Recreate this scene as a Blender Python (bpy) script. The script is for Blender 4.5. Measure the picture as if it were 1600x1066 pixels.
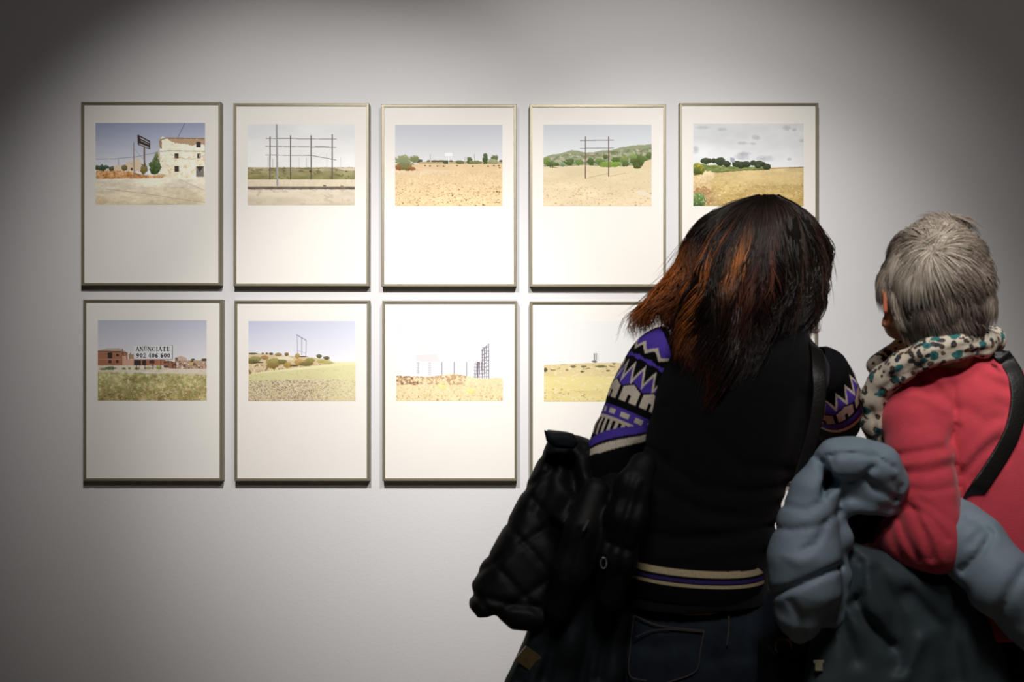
import bpy, math, numpy as np
from mathutils import Vector, Matrix
rng = np.random.default_rng(7)
SC = bpy.context.scene
for o in list(bpy.data.objects): bpy.data.objects.remove(o)

# ---------------------------------------------------------------- camera, light, exposure
WALL_Y = 3.81
CAM_Z = 1.40
cd = bpy.data.cameras.new('camera'); cam = bpy.data.objects.new('camera', cd)
SC.collection.objects.link(cam); SC.camera = cam
cam.location = (0, 0, CAM_Z); cam.rotation_euler = (math.radians(90), 0, 0)
cd.sensor_width = 36; cd.lens = 36; cd.clip_start = .05
cd.dof.use_dof = True; cd.dof.focus_distance = WALL_Y - .03; cd.dof.aperture_fstop = 9.0
SC.view_settings.view_transform = 'Standard'; SC.view_settings.look = 'None'
SC.view_settings.gamma = 1; SC.view_settings.use_curve_mapping = False
SC.view_settings.exposure = 0.0

w = bpy.data.worlds.new('world'); SC.world = w; w.use_nodes = True
w.node_tree.nodes['Background'].inputs[0].default_value = (.75, .85, 1, 1)
w.node_tree.nodes['Background'].inputs[1].default_value = .02

def spot(name, loc, target, energy, angle, blend, size, color):
    l = bpy.data.lights.new(name, 'SPOT'); l.energy = energy; l.color = color
    l.spot_size = math.radians(angle); l.spot_blend = blend; l.shadow_soft_size = size
    o = bpy.data.objects.new(name, l); SC.collection.objects.link(o)
    o.location = loc
    o.rotation_euler = (Vector(target) - Vector(loc)).to_track_quat('-Z', 'Y').to_euler()
    return o
for loc, tx, tz, ang, e in [((.424, 1.906, 2.90), .623, 1.07, 65.6, 166), ((.388, 1.65, 2.90), .436, 1.534, 76.1, 163),
                            ((-.641, 1.657, 2.90), -.462, 1.084, 43.1, 172), ((-.699, 1.65, 2.90), -.816, 1.579, 61., 198)]:
    spot('track_spot', loc, (tx, WALL_Y, tz), e*.9, ang, 1.0, .008, (1, .98, .95))
def area(name, loc, target, energy, sx, sy, color):
    l = bpy.data.lights.new(name, 'AREA'); l.energy = energy; l.color = color
    l.shape = 'RECTANGLE'; l.size = sx; l.size_y = sy
    o = bpy.data.objects.new(name, l); SC.collection.objects.link(o)
    o.location = loc
    o.rotation_euler = (Vector(target) - Vector(loc)).to_track_quat('-Z', 'Y').to_euler()
    return o
area('overhead_fill', (.2, .35, 3.1), (.6, 1.6, 1.3), 19, .5, .5, (1, .95, .90))  # unseen soft light added overhead as ambient fill for the women
spot('figure_fill_spot', (.45, -.35, 3.1), (.95, 1.62, 1.70), 265, 29, 1.0, .12, (1, .95, .90))  # unseen spot added to brighten the women's heads and shoulders

# ---------------------------------------------------------------- helpers
def W(px, py, Y): return ((px-800)/1600*Y, Y, CAM_Z+(533-py)/1600*Y)
def lin(c):
    c = np.asarray(c, float)/255
    return np.where(c <= .04045, c/12.92, ((c+.055)/1.055)**2.4)

def mat(name, col, rough=.8, spec=.3, bump=0, bscale=200, var=0, vscale=20, attr=None, metal=0, sheen=0, second=None):
    m = bpy.data.materials.new(name); m.use_nodes = True
    nt = m.node_tree; N = nt.nodes; L = nt.links; b = N['Principled BSDF']
    b.inputs['Roughness'].default_value = rough; b.inputs['Specular IOR Level'].default_value = spec
    b.inputs['Metallic'].default_value = metal
    if sheen: b.inputs['Sheen Weight'].default_value = sheen
    c = tuple(lin(col)) + (1,) if col is not None else (1, 1, 1, 1)
    tc = N.new('ShaderNodeTexCoord')
    if attr:
        a = N.new('ShaderNodeAttribute'); a.attribute_name = attr
        src = a.outputs['Color']
    else:
        r = N.new('ShaderNodeRGB'); r.outputs[0].default_value = c; src = r.outputs[0]
    if var:
        n = N.new('ShaderNodeTexNoise'); n.inputs['Scale'].default_value = vscale; n.inputs['Detail'].default_value = 5
        L.new(tc.outputs['Object'], n.inputs['Vector'])
        mp = N.new('ShaderNodeMapRange'); mp.inputs[1].default_value = .3; mp.inputs[2].default_value = .7
        mp.inputs[3].default_value = 1-var; mp.inputs[4].default_value = 1+var
        L.new(n.outputs['Fac'], mp.inputs[0])
        mx = N.new('ShaderNodeVectorMath'); mx.operation = 'SCALE'
        L.new(src, mx.inputs[0]); L.new(mp.outputs[0], mx.inputs['Scale']); src = mx.outputs[0]
    L.new(src, b.inputs['Base Color'])
    if bump:
        n = N.new('ShaderNodeTexNoise'); n.inputs['Scale'].default_value = bscale; n.inputs['Detail'].default_value = 4
        L.new(tc.outputs['Object'], n.inputs['Vector'])
        bp = N.new('ShaderNodeBump'); bp.inputs['Strength'].default_value = bump; bp.inputs['Distance'].default_value = .002
        L.new(n.outputs['Fac'], bp.inputs['Height']); L.new(bp.outputs['Normal'], b.inputs['Normal'])
    return m

def mesh_obj(name, V, F, m, parent=None, smooth=True, colors=None):
    """V (n,3) array, F (m,k) array; verts in world space, the parent's location is taken off"""
    V = np.asarray(V, np.float32); F = np.asarray(F, np.int32)
    if parent is not None and parent.type == 'EMPTY': V = V - np.array(parent.location, np.float32)
    if parent is not None and parent.type != 'EMPTY' and parent.parent is not None:
        V = V - np.array(parent.parent.location, np.float32)
    me = bpy.data.meshes.new(name); k = F.shape[1]
    me.vertices.add(len(V)); me.vertices.foreach_set('co', V.ravel())
    me.loops.add(F.size); me.loops.foreach_set('vertex_index', F.ravel())
    me.polygons.add(len(F)); me.polygons.foreach_set('loop_start', np.arange(0, F.size, k, dtype=np.int32))
    me.update(calc_edges=True)
    me.polygons.foreach_set('use_smooth', np.full(len(F), bool(smooth)))
    if colors is not None:
        ca = me.color_attributes.new('Col', 'FLOAT_COLOR', 'POINT')
        c4 = np.ones((len(V), 4), np.float32); c4[:, :3] = colors
        ca.data.foreach_set('color', c4.ravel())
    me.materials.append(m)
    o = bpy.data.objects.new(name, me); SC.collection.objects.link(o)
    if parent is not None: o.parent = parent
    return o
def empty(name, loc, label, cat, group=None):
    o = bpy.data.objects.new(name, None); SC.collection.objects.link(o); o.location = loc
    o.empty_display_size = .1
    o['label'] = label; o['category'] = cat
    if group: o['group'] = group
    return o
BOXF = np.array([[0,3,2,1],[4,5,6,7],[0,1,5,4],[1,2,6,5],[2,3,7,6],[3,0,4,7]])
def box(lo, hi):
    x0,y0,z0 = lo; x1,y1,z1 = hi
    return np.array([[x0,y0,z0],[x1,y0,z0],[x1,y1,z0],[x0,y1,z0],[x0,y0,z1],[x1,y0,z1],[x1,y1,z1],[x0,y1,z1]]), BOXF
def join(parts):
    V = []; F = []; n = 0
    for v, f in parts: V.append(v); F.append(np.asarray(f)+n); n += len(v)
    return np.concatenate(V), np.concatenate(F)

def smoothnoise(p, scale, seed):
    """cheap 3-D value noise in -1..1; p (...,3)"""
    r = np.random.default_rng(seed); T = r.uniform(-1, 1, (32, 32, 32)).astype(np.float32)
    q = [np.asarray(c)*scale for c in p]
    fl = [np.floor(c).astype(int) for c in q]; fr = [c-f for c, f in zip(q, fl)]
    fr = [f*f*(3-2*f) for f in fr]
    out = 0
    for i in (0, 1):
        for j in (0, 1):
            for k in (0, 1):
                wgt = (fr[0] if i else 1-fr[0])*(fr[1] if j else 1-fr[1])*(fr[2] if k else 1-fr[2])
                out = out + wgt*T[(fl[0]+i) % 32, (fl[1]+j) % 32, (fl[2]+k) % 32]
    return out

class Field:
    """a distance field that soft shapes are blended into, meshed with surface nets"""
    def __init__(s, lo, hi, h):
        s.h = h; s.lo = np.array(lo, float); n = np.ceil((np.array(hi)-s.lo)/h).astype(int)+1
        s.ax = [s.lo[i]+h*np.arange(n[i]) for i in range(3)]
        s.F = np.full(n, .2, np.float32)
    def sub(s, lo, hi):
        sl = []
        for i in range(3):
            a = int(np.clip(np.floor((lo[i]-s.lo[i])/s.h), 0, len(s.ax[i])-1)); b = int(np.clip(np.ceil((hi[i]-s.lo[i])/s.h)+1, 1, len(s.ax[i])))
            sl.append(slice(a, max(b, a+1)))
        g = np.ix_(*[s.ax[i][sl[i]] for i in range(3)])
        return tuple(sl), g
    def put(s, fn, lo, hi, k=.01, op='u'):
        m = .03+k
        sl, g = s.sub(np.array(lo)-m, np.array(hi)+m)
        d = fn(*g); A = s.F[sl]
        if op == 'u':
            if k > 0:
                hh = np.clip(.5+.5*(A-d)/k, 0, 1); s.F[sl] = A*(1-hh)+d*hh-k*hh*(1-hh)
            else: s.F[sl] = np.minimum(A, d)
        elif op == 's':
            hh = np.clip(.5-.5*(A+d)/max(k, 1e-6), 0, 1); s.F[sl] = A*(1-hh)-d*hh+k*hh*(1-hh)
        elif op == '+': s.F[sl] = A+d
    def ell(s, c, r, k=.01, op='u', rot=None):
        c = np.array(c, float); r = np.array(r, float)
        def fn(X, Y, Z):
            x, y, z = X-c[0], Y-c[1], Z-c[2]
            if rot is not None:
                R = np.array(Matrix.Rotation(rot[0], 3, rot[1]).inverted())
                x, y, z = R[0,0]*x+R[0,1]*y+R[0,2]*z, R[1,0]*x+R[1,1]*y+R[1,2]*z, R[2,0]*x+R[2,1]*y+R[2,2]*z
            k0 = np.sqrt((x/r[0])**2+(y/r[1])**2+(z/r[2])**2); k1 = np.sqrt((x/r[0]**2)**2+(y/r[1]**2)**2+(z/r[2]**2)**2)+1e-6
            return k0*(k0-1)/k1
        R = max(r) if rot is not None else r
        s.put(fn, c-R, c+R, k, op)
    def cone(s, a, b, ra, rb, k=.01, sy=1., op='u'):
        a = np.array(a, float); b = np.array(b, float); ba = b-a; S = np.array([1, 1/sy, 1])
        bs = ba*S; bb = bs@bs+1e-12
        def fn(X, Y, Z):
            x, y, z = X-a[0], (Y-a[1])/sy, Z-a[2]
            t = np.clip((x*bs[0]+y*bs[1]+z*bs[2])/bb, 0, 1)
            return np.sqrt((x-t*bs[0])**2+(y-t*bs[1])**2+(z-t*bs[2])**2)-(ra+(rb-ra)*t)
        R = max(ra, rb)*max(1, sy)
        s.put(fn, np.minimum(a, b)-R, np.maximum(a, b)+R, k, op)
    def chain(s, pts, rs, k=.01, sy=1.):
        for i in range(len(pts)-1): s.cone(pts[i], pts[i+1], rs[i], rs[i+1], k, sy)
    def loft(s, rows, k=.01):
        """rows: z, x0, x1, cy, b (from high z to low)"""
        R = np.array(sorted([list(r) for r in rows])); z = R[:, 0]
        zz = np.linspace(z[0], z[-1], 400); ker = np.exp(-.5*(np.linspace(-2.5, 2.5, 21))**2); ker /= ker.sum()
        cols = []
        for c in range(1, 5):
            v = np.interp(zz, z, R[:, c]); v = np.convolve(np.pad(v, 10, mode='edge'), ker, 'valid'); cols.append(v)
        def fn(X, Y, Z):
            x0, x1, cy, b = [np.interp(Z, zz, c) for c in cols]
            a = (x1-x0)/2; cx = (x0+x1)/2
            q = (np.abs((X-cx)/a)**2.3+np.abs((Y-cy)/b)**2.3)**(1/2.3)
            d = (q-1)*np.minimum(a, b)
            return np.maximum(d, np.maximum(Z-z[-1], z[0]-Z))
        s.put(fn, (R[:, 1].min(), (R[:, 3]-R[:, 4]).min(), z[0]), (R[:, 2].max(), (R[:, 3]+R[:, 4]).max(), z[-1]), k)
    def slab(s, poly, Y, t, rnd, k=.01, op='u', slope=0.):
        """soft padded panel: outline in picture pixels at distance Y, half thickness t, edge radius rnd"""
        P = np.array([[W(a, b, Y)[0], W(a, b, Y)[2]] for a, b in poly]); n = len(P)
        def fn(X, Yy, Z):
            x = X[:, 0, :]; z = Z[:, 0, :]
            x, z = np.broadcast_arrays(x, z); d = np.full(x.shape, 1e9); sg = np.ones(x.shape)
            for i in range(n):
                a = P[i]; b = P[i-1]; e = b-a; wx = x-a[0]; wz = z-a[1]
                t_ = np.clip((wx*e[0]+wz*e[1])/(e@e), 0, 1)
                d = np.minimum(d, (wx-e[0]*t_)**2+(wz-e[1]*t_)**2)
                c1 = z >= a[1]; c2 = z < b[1]; c3 = e[0]*wz > e[1]*wx
                fl = (c1 & c2 & c3) | (~c1 & ~c2 & ~c3); sg = np.where(fl, -sg, sg)
            d = (np.sqrt(d)*sg)[:, None, :]
            yc = Y+slope*(Z-P[:, 1].mean())
            u = d+rnd; v = (np.abs(Yy-yc)/t)*rnd
            return np.minimum(np.sqrt(np.maximum(u, 0)**2+v**2)-rnd, .1)
        s.put(fn, (P[:, 0].min(), Y-t-abs(slope)*.3, P[:, 1].min()), (P[:, 0].max(), Y+t+abs(slope)*.3, P[:, 1].max()), k, op)
    def crease(s, poly, wd, depth, y0, y1):
        """fold valley (depth>0) or ridge (depth<0) following a line drawn across the side that faces the room"""
        P = [(np.array([(a-800)/1600, (533-b)/1600])) for a, b in poly]
        ym = (y0+y1)/2
        xs = [p[0]*ym for p in P]; zs = [CAM_Z+p[1]*ym for p in P]
        def fn(X, Y, Z):
            u = X/Y; v = (Z-CAM_Z)/Y; d = np.full(np.broadcast(X, Y, Z).shape, 1e9)
            for i in range(len(P)-1):
                a, e = P[i], P[i+1]-P[i]; t = np.clip(((u-a[0])*e[0]+(v-a[1])*e[1])/(e@e+1e-12), 0, 1)
                d = np.minimum(d, (u-a[0]-t*e[0])**2+(v-a[1]-t*e[1])**2)
            d = np.sqrt(d)*Y
            return depth*np.exp(-(d/wd)**2)*np.clip((y1-Y)/.03, 0, 1)
        s.put(fn, (min(xs)-.04-wd, y0, min(zs)-.04-wd), (max(xs)+.04+wd, y1, max(zs)+.04+wd), 0, '+')
    def noise(s, scale, amp, seed, stretch=(1, 1, 1)):
        g = np.ix_(*s.ax)
        m = np.abs(s.F) < .03
        X, Y, Z = np.broadcast_arrays(*g)
        s.F[m] += amp*smoothnoise((X[m]*stretch[0], Y[m]*stretch[1], Z[m]*stretch[2]), scale, seed)
    def net(s):
        F = s.F; F[0] = F[-1] = .2; F[:, 0] = F[:, -1] = .2; F[:, :, 0] = F[:, :, -1] = .2
        S = F < 0; n = np.array(F.shape)
        c = S[:-1,:-1,:-1].astype(np.int8)
        tot = sum(S[i:n[0]-1+i, j:n[1]-1+j, k:n[2]-1+k].astype(np.int8) for i in (0,1) for j in (0,1) for k in (0,1))
        act = (tot > 0) & (tot < 8); I = np.argwhere(act)
        idx = np.full(act.shape, -1, np.int32); idx[act] = np.arange(len(I))
        acc = np.zeros((len(I), 3)); cnt = np.zeros(len(I))
        cor = [(i,j,k) for i in (0,1) for j in (0,1) for k in (0,1)]
        for a in cor:
            for ax in range(3):
                if a[ax]: continue
                b = list(a); b[ax] = 1
                fa = F[I[:,0]+a[0], I[:,1]+a[1], I[:,2]+a[2]]; fb = F[I[:,0]+b[0], I[:,1]+b[1], I[:,2]+b[2]]
                m = (fa < 0) != (fb < 0); t = np.where(m, fa/np.where(m, fa-fb, 1), 0)
                p = np.tile(np.array(a, float), (len(I), 1)); p[:, ax] += t
                acc[m] += p[m]; cnt[m] += 1
        V = s.lo+s.h*(I+acc/cnt[:, None])
        Q = []
        for ax in range(3):
            sa = [slice(None)]*3; sb = [slice(None)]*3; sa[ax] = slice(0, -1); sb[ax] = slice(1, None)
            A = S[tuple(sa)]; B = S[tuple(sb)]; E = np.argwhere(A != B)
            u, v = (ax+1) % 3, (ax+2) % 3
            E = E[(E[:, u] > 0) & (E[:, v] > 0) & (E[:, u] < n[u]-1) & (E[:, v] < n[v]-1)]
            ins = A[E[:,0], E[:,1], E[:,2]]
            def g(du, dv):
                q = E.copy(); q[:, u] += du; q[:, v] += dv; return idx[q[:,0], q[:,1], q[:,2]]
            q = np.stack([g(-1,-1), g(0,-1), g(0,0), g(-1,0)], 1)
            q[~ins] = q[~ins][:, ::-1]; Q.append(q)
        return V, np.concatenate(Q)
def normals(V, F):
    n = np.cross(V[F[:,2]]-V[F[:,0]], V[F[:,3]]-V[F[:,1]]); N = np.zeros_like(V)
    for i in range(4): np.add.at(N, F[:, i], n)
    return N/(np.linalg.norm(N, axis=1)[:, None]+1e-12)

def catmull(P, n):
    P = np.asarray(P, float); Q = np.vstack([2*P[0]-P[1], P, 2*P[-1]-P[-2]])
    t = np.linspace(0, len(P)-1-1e-9, n); i = t.astype(int); f = (t-i)[:, None]
    a, b, c, d = Q[i], Q[i+1], Q[i+2], Q[i+3]
    return .5*((2*b)+(c-a)*f+(2*a-5*b+4*c-d)*f**2+(3*b-a-3*c+d)*f**3)
def tube_grid(path, rad, n, m, ref=(-1, 0, 0), sy=1., cap=True):
    """swept tube; path (k,3), rad (k,), returns V, F, s (0..1), theta and arclength; theta=0 towards ref"""
    P = catmull(path, n); R = np.interp(np.linspace(0, 1, n), np.linspace(0, 1, len(rad)), rad)
    T = np.gradient(P, axis=0); T /= np.linalg.norm(T, axis=1)[:, None]
    ref = np.array(ref, float); A = ref-(T@ref)[:, None]*T; A /= np.linalg.norm(A, axis=1)[:, None]; B = np.cross(T, A)
    th = np.linspace(0, 2*np.pi, m, endpoint=False)
    V = P[:, None]+R[:, None, None]*(np.cos(th)[None, :, None]*A[:, None]+sy*np.sin(th)[None, :, None]*B[:, None])
    s = np.concatenate([[0], np.cumsum(np.linalg.norm(np.diff(P, axis=0), axis=1))])
    i = np.arange(n-1)[:, None]*m; j = np.arange(m)[None]; j2 = (j+1) % m
    F = np.stack([i+j, i+j2, i+m+j2, i+m+j], -1).reshape(-1, 4)[:, ::-1]
    V = V.reshape(-1, 3)
    return V, F, np.repeat(s, m), np.tile(th, n), B
def simple_tube(pts, r, n=24, m=8, sy=1.):
    P = np.asarray(pts, float); rr = r if hasattr(r, '__len__') else [r]*len(P)
    d = P[-1]-P[0]; ref = (1, 0, 0) if abs(d[0]) < .8*np.linalg.norm(d)+1e-9 else (0, 0, 1)
    V, F, *_ = tube_grid(P, rr, n, m, ref, sy); 
    V = np.vstack([V, P[0][None], P[-1][None]]); a = len(V)-2; q = []
    for j in range(m):
        q.append([j, (j+1) % m, a, a]); q.append([(n-1)*m+(j+1) % m, (n-1)*m+j, a+1, a+1])
    q = np.array(q)
    # fan quads stay non-degenerate by pairing neighbours
    q = []
    for j in range(0, m, 2):
        q.append([a, j, (j+1) % m, (j+2) % m]); q.append([a+1, (n-1)*m+(j+2) % m, (n-1)*m+(j+1) % m, (n-1)*m+j])
    return V, np.vstack([F, q])
def band(path, width, thick, n=60, face=(0, -1, 0)):
    """flat strap swept along a path, its flat side turned to face"""
    P = catmull(path, n); T = np.gradient(P, axis=0); T /= np.linalg.norm(T, axis=1)[:, None]
    f = np.broadcast_to(np.array(face, float), P.shape) if np.ndim(face) == 1 else np.asarray(face)
    f = f-(np.sum(f*T, 1))[:, None]*T; f = f/np.linalg.norm(f, axis=1)[:, None]; S = np.cross(T, f)
    w2, t2 = width/2, thick/2
    prof = [(-w2, -t2), (-w2, t2), (-w2*.8, t2*1.3), (w2*.8, t2*1.3), (w2, t2), (w2, -t2)]
    m = len(prof)
    V = np.stack([P+S*a+f*b for a, b in prof], 1).reshape(-1, 3)
    i = np.arange(n-1)[:, None]*m; j = np.arange(m)[None]; j2 = (j+1) % m
    F = np.stack([i+j, i+j2, i+m+j2, i+m+j], -1).reshape(-1, 4)
    e = (n-1)*m
    F = np.vstack([F, [[0,3,2,1],[0,5,4,3],[e,e+1,e+2,e+3],[e,e+3,e+4,e+5]]])
    return V, F

def strands(C, R, cols):
    """C (n,k,3) centre lines, R (n,k) radii, cols (n,k,3) -> three-sided tapered tubes"""
    n, k, _ = C.shape
    T = np.gradient(C, axis=1); T /= np.linalg.norm(T, axis=2)[..., None]+1e-9
    up = np.array([.3, -1, .2]); A = np.cross(T, up); A /= np.linalg.norm(A, axis=2)[..., None]+1e-9; B = np.cross(T, A)
    V = np.stack([C+R[..., None]*(math.cos(a)*A+math.sin(a)*B) for a in (0, 2.0944, 4.18879)], 2).reshape(-1, 3)
    base = (np.arange(n)[:, None, None]*k+np.arange(k-1)[None, :, None])*3; j = np.arange(3)[None, None]; j2 = (j+1) % 3
    F = np.stack([base+j, base+j2, base+3+j2, base+3+j], -1).reshape(-1, 4)
    return V, F, np.repeat(cols.reshape(-1, 3), 3, axis=0)

# ---------------------------------------------------------------- the room
wall_m = mat('painted_plaster_wall', (208, 206, 207), .9, .2, bump=.25, bscale=90, var=.012, vscale=3)
dark_m = mat('dim_gallery_wall', (92, 90, 90), .9, .2, var=.03, vscale=2)
floor_m = mat('dark_gallery_floor', (120, 106, 94), .55, .4, var=.1, vscale=4)
ceil_m = mat('dark_ceiling_paint', (60, 60, 62), .9, .1, var=.03, vscale=3)
def struct(name, lo, hi, m):
    v, f = box(lo, hi); o = mesh_obj(name, v, f, m, smooth=False); o['kind'] = 'structure'; return o
struct('wall_back', (-4.2, WALL_Y, 0), (4.6, WALL_Y+.2, 3.4), wall_m)
struct('floor', (-4.2, -4, -.2), (4.6, WALL_Y+.2, 0), floor_m)
struct('ceiling', (-4.2, -4, 3.4), (4.6, WALL_Y+.2, 3.6), ceil_m)
struct('wall_left', (-4.4, -4, 0), (-4.2, WALL_Y+.2, 3.4), dark_m)
struct('wall_right', (4.6, -4, 0), (4.8, WALL_Y+.2, 3.4), dark_m)
struct('wall_front', (-4.2, -4.2, 0), (4.6, -4, 3.4), dark_m)

# ---------------------------------------------------------------- the ten framed prints
frame_m = mat('champagne_metal', (132, 124, 104), .42, .5, metal=.4, var=.05, vscale=60)
mat_m = mat('white_mount_board', (224, 220, 214), .85, .2, var=.008, vscale=12)
print_m = mat('printed_paper', None, .75, .2, attr='Col')

def vn(X, Y, s, seed):
    r = np.random.default_rng(seed); T = r.uniform(-1, 1, (64, 64))
    x = X/s; y = Y/s; i = np.floor(x).astype(int); j = np.floor(y).astype(int); a = x-i; b = y-j; a = a*a*(3-2*a); b = b*b*(3-2*b)
    g = lambda p, q: T[p % 64, q % 64]
    return (g(i,j)*(1-a)+g(i+1,j)*a)*(1-b)+(g(i,j+1)*(1-a)+g(i+1,j+1)*a)*b
def fbm(X, Y, s, seed): return vn(X, Y, s, seed)*.55+vn(X, Y, s/2, seed+1)*.3+vn(X, Y, s/4, seed+2)*.2
class Paint:
    """flat picture drawn in the pixel coordinates of an enlargement, two samples per cell"""
    def __init__(s, x0, y0, x1, y1, nx=256, ny=192):
        s.nx, s.ny = nx, ny; s.x0, s.x1, s.y0, s.y1 = x0, x1, y0, y1
        xs = x0+(np.arange(2*nx)+.5)/(2*nx)*(x1-x0); ys = y0+(np.arange(2*ny)+.5)/(2*ny)*(y1-y0)
        s.X, s.Y = np.meshgrid(xs, ys); s.C = np.zeros(s.X.shape+(3,)); s.sd = 1
    def win(s, x0, y0, x1, y1):
        fx = 2*s.nx/(s.x1-s.x0); fy = 2*s.ny/(s.y1-s.y0)
        return (slice(max(0, int((y0-s.y0)*fy)-1), max(0, int((y1-s.y0)*fy)+2)), slice(max(0, int((x0-s.x0)*fx)-1), max(0, int((x1-s.x0)*fx)+2)))
    def put(s, m, col, al=1., w=(slice(None), slice(None))):
        if np.ndim(m) and m.dtype != bool: a = np.clip(m, 0, 1)*al
        else: a = m.astype(float)*al
        col = np.asarray(col, float)
        s.C[w] = s.C[w]*(1-a[..., None])+col*a[..., None]
    def grad(s, m, ya, ca, yb, cb):
        t = np.clip((s.Y-ya)/(yb-ya), 0, 1)[..., None]; s.put(m, np.array(ca)*(1-t)+np.array(cb)*t)
    def rect(s, x0, y0, x1, y1, col, al=1.): s.put((s.X >= x0) & (s.X <= x1) & (s.Y >= y0) & (s.Y <= y1), col, al)
    def polyw(s, pts, rough=0, rs=12):
        s.sd += 3; px = [q[0] for q in pts]; py = [q[1] for q in pts]; e = rough*1.2+1
        w = s.win(min(px)-e, min(py)-e, max(px)+e, max(py)+e); X, Y = s.X[w], s.Y[w]
        if rough: X, Y = X+rough*fbm(X, Y, rs, s.sd), Y+rough*fbm(X, Y, rs, s.sd+40)
        m = np.zeros(X.shape, bool); n = len(pts)
        for i in range(n):
            (xa, ya), (xb, yb) = pts[i], pts[i-1]
            if ya == yb: continue
            m ^= ((Y < ya) != (Y < yb)) & (X < (xb-xa)*(Y-ya)/(yb-ya)+xa)
        return m, w
    def polym(s, pts, rough=0, rs=12):
        m, w = s.polyw(pts, rough, rs); M = np.zeros(s.X.shape, bool); M[w] = m; return M
    def poly(s, pts, col, al=1., rough=0, rs=12):
        m, w = s.polyw(pts, rough, rs); s.put(m, col, al, w)
    def line(s, pts, w, col, al=1.):
        for (xa, ya), (xb, yb) in zip(pts[:-1], pts[1:]):
            wn = s.win(min(xa, xb)-w, min(ya, yb)-w, max(xa, xb)+w, max(ya, yb)+w); X, Y = s.X[wn], s.Y[wn]
            e = (xb-xa, yb-ya); t = np.clip(((X-xa)*e[0]+(Y-ya)*e[1])/(e[0]**2+e[1]**2+1e-9), 0, 1)
            s.put((X-xa-t*e[0])**2+(Y-ya-t*e[1])**2 < (w/2)**2, col, al, wn)
    def blob(s, cx, cy, rx, ry, col, al=1., rough=.85, rs=None, mott=22):
        s.sd += 5; rs = rs or max(6, min(rx, ry)*.5); k = 1+rough*.6
        w = s.win(cx-rx*k, cy-ry*k, cx+rx*k, cy+ry*k); X, Y = s.X[w], s.Y[w]
        q = ((X-cx)/rx)**2+((Y-cy)/ry)**2+rough*fbm(X, Y, rs, s.sd)
        c = np.array(col, float)+mott*(fbm(X, Y, rs*.5, s.sd+9)-(Y-cy)/ry*.8)[..., None]
        s.put(q < 1, c, al, w)
    def speck(s, m, size, col, thr, seed, al=1., sx=1.):
        v = vn(s.X/sx, s.Y, size, seed)*.7+vn(s.X/sx, s.Y, size*.6, seed+7)*.5
        s.put(m & (v > thr), col, al)
    def mottle(s, m, size, amp, seed, sx=1.):
        v = fbm(s.X/sx, s.Y, size, seed)*amp; s.C = s.C+np.where(m, v, 0)[..., None]*np.array([1, .96, .85])
    def final(s):
        C = s.C.reshape(s.ny, 2, s.nx, 2, 3).mean((1, 3)); return np.clip(C, 0, 255)

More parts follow.
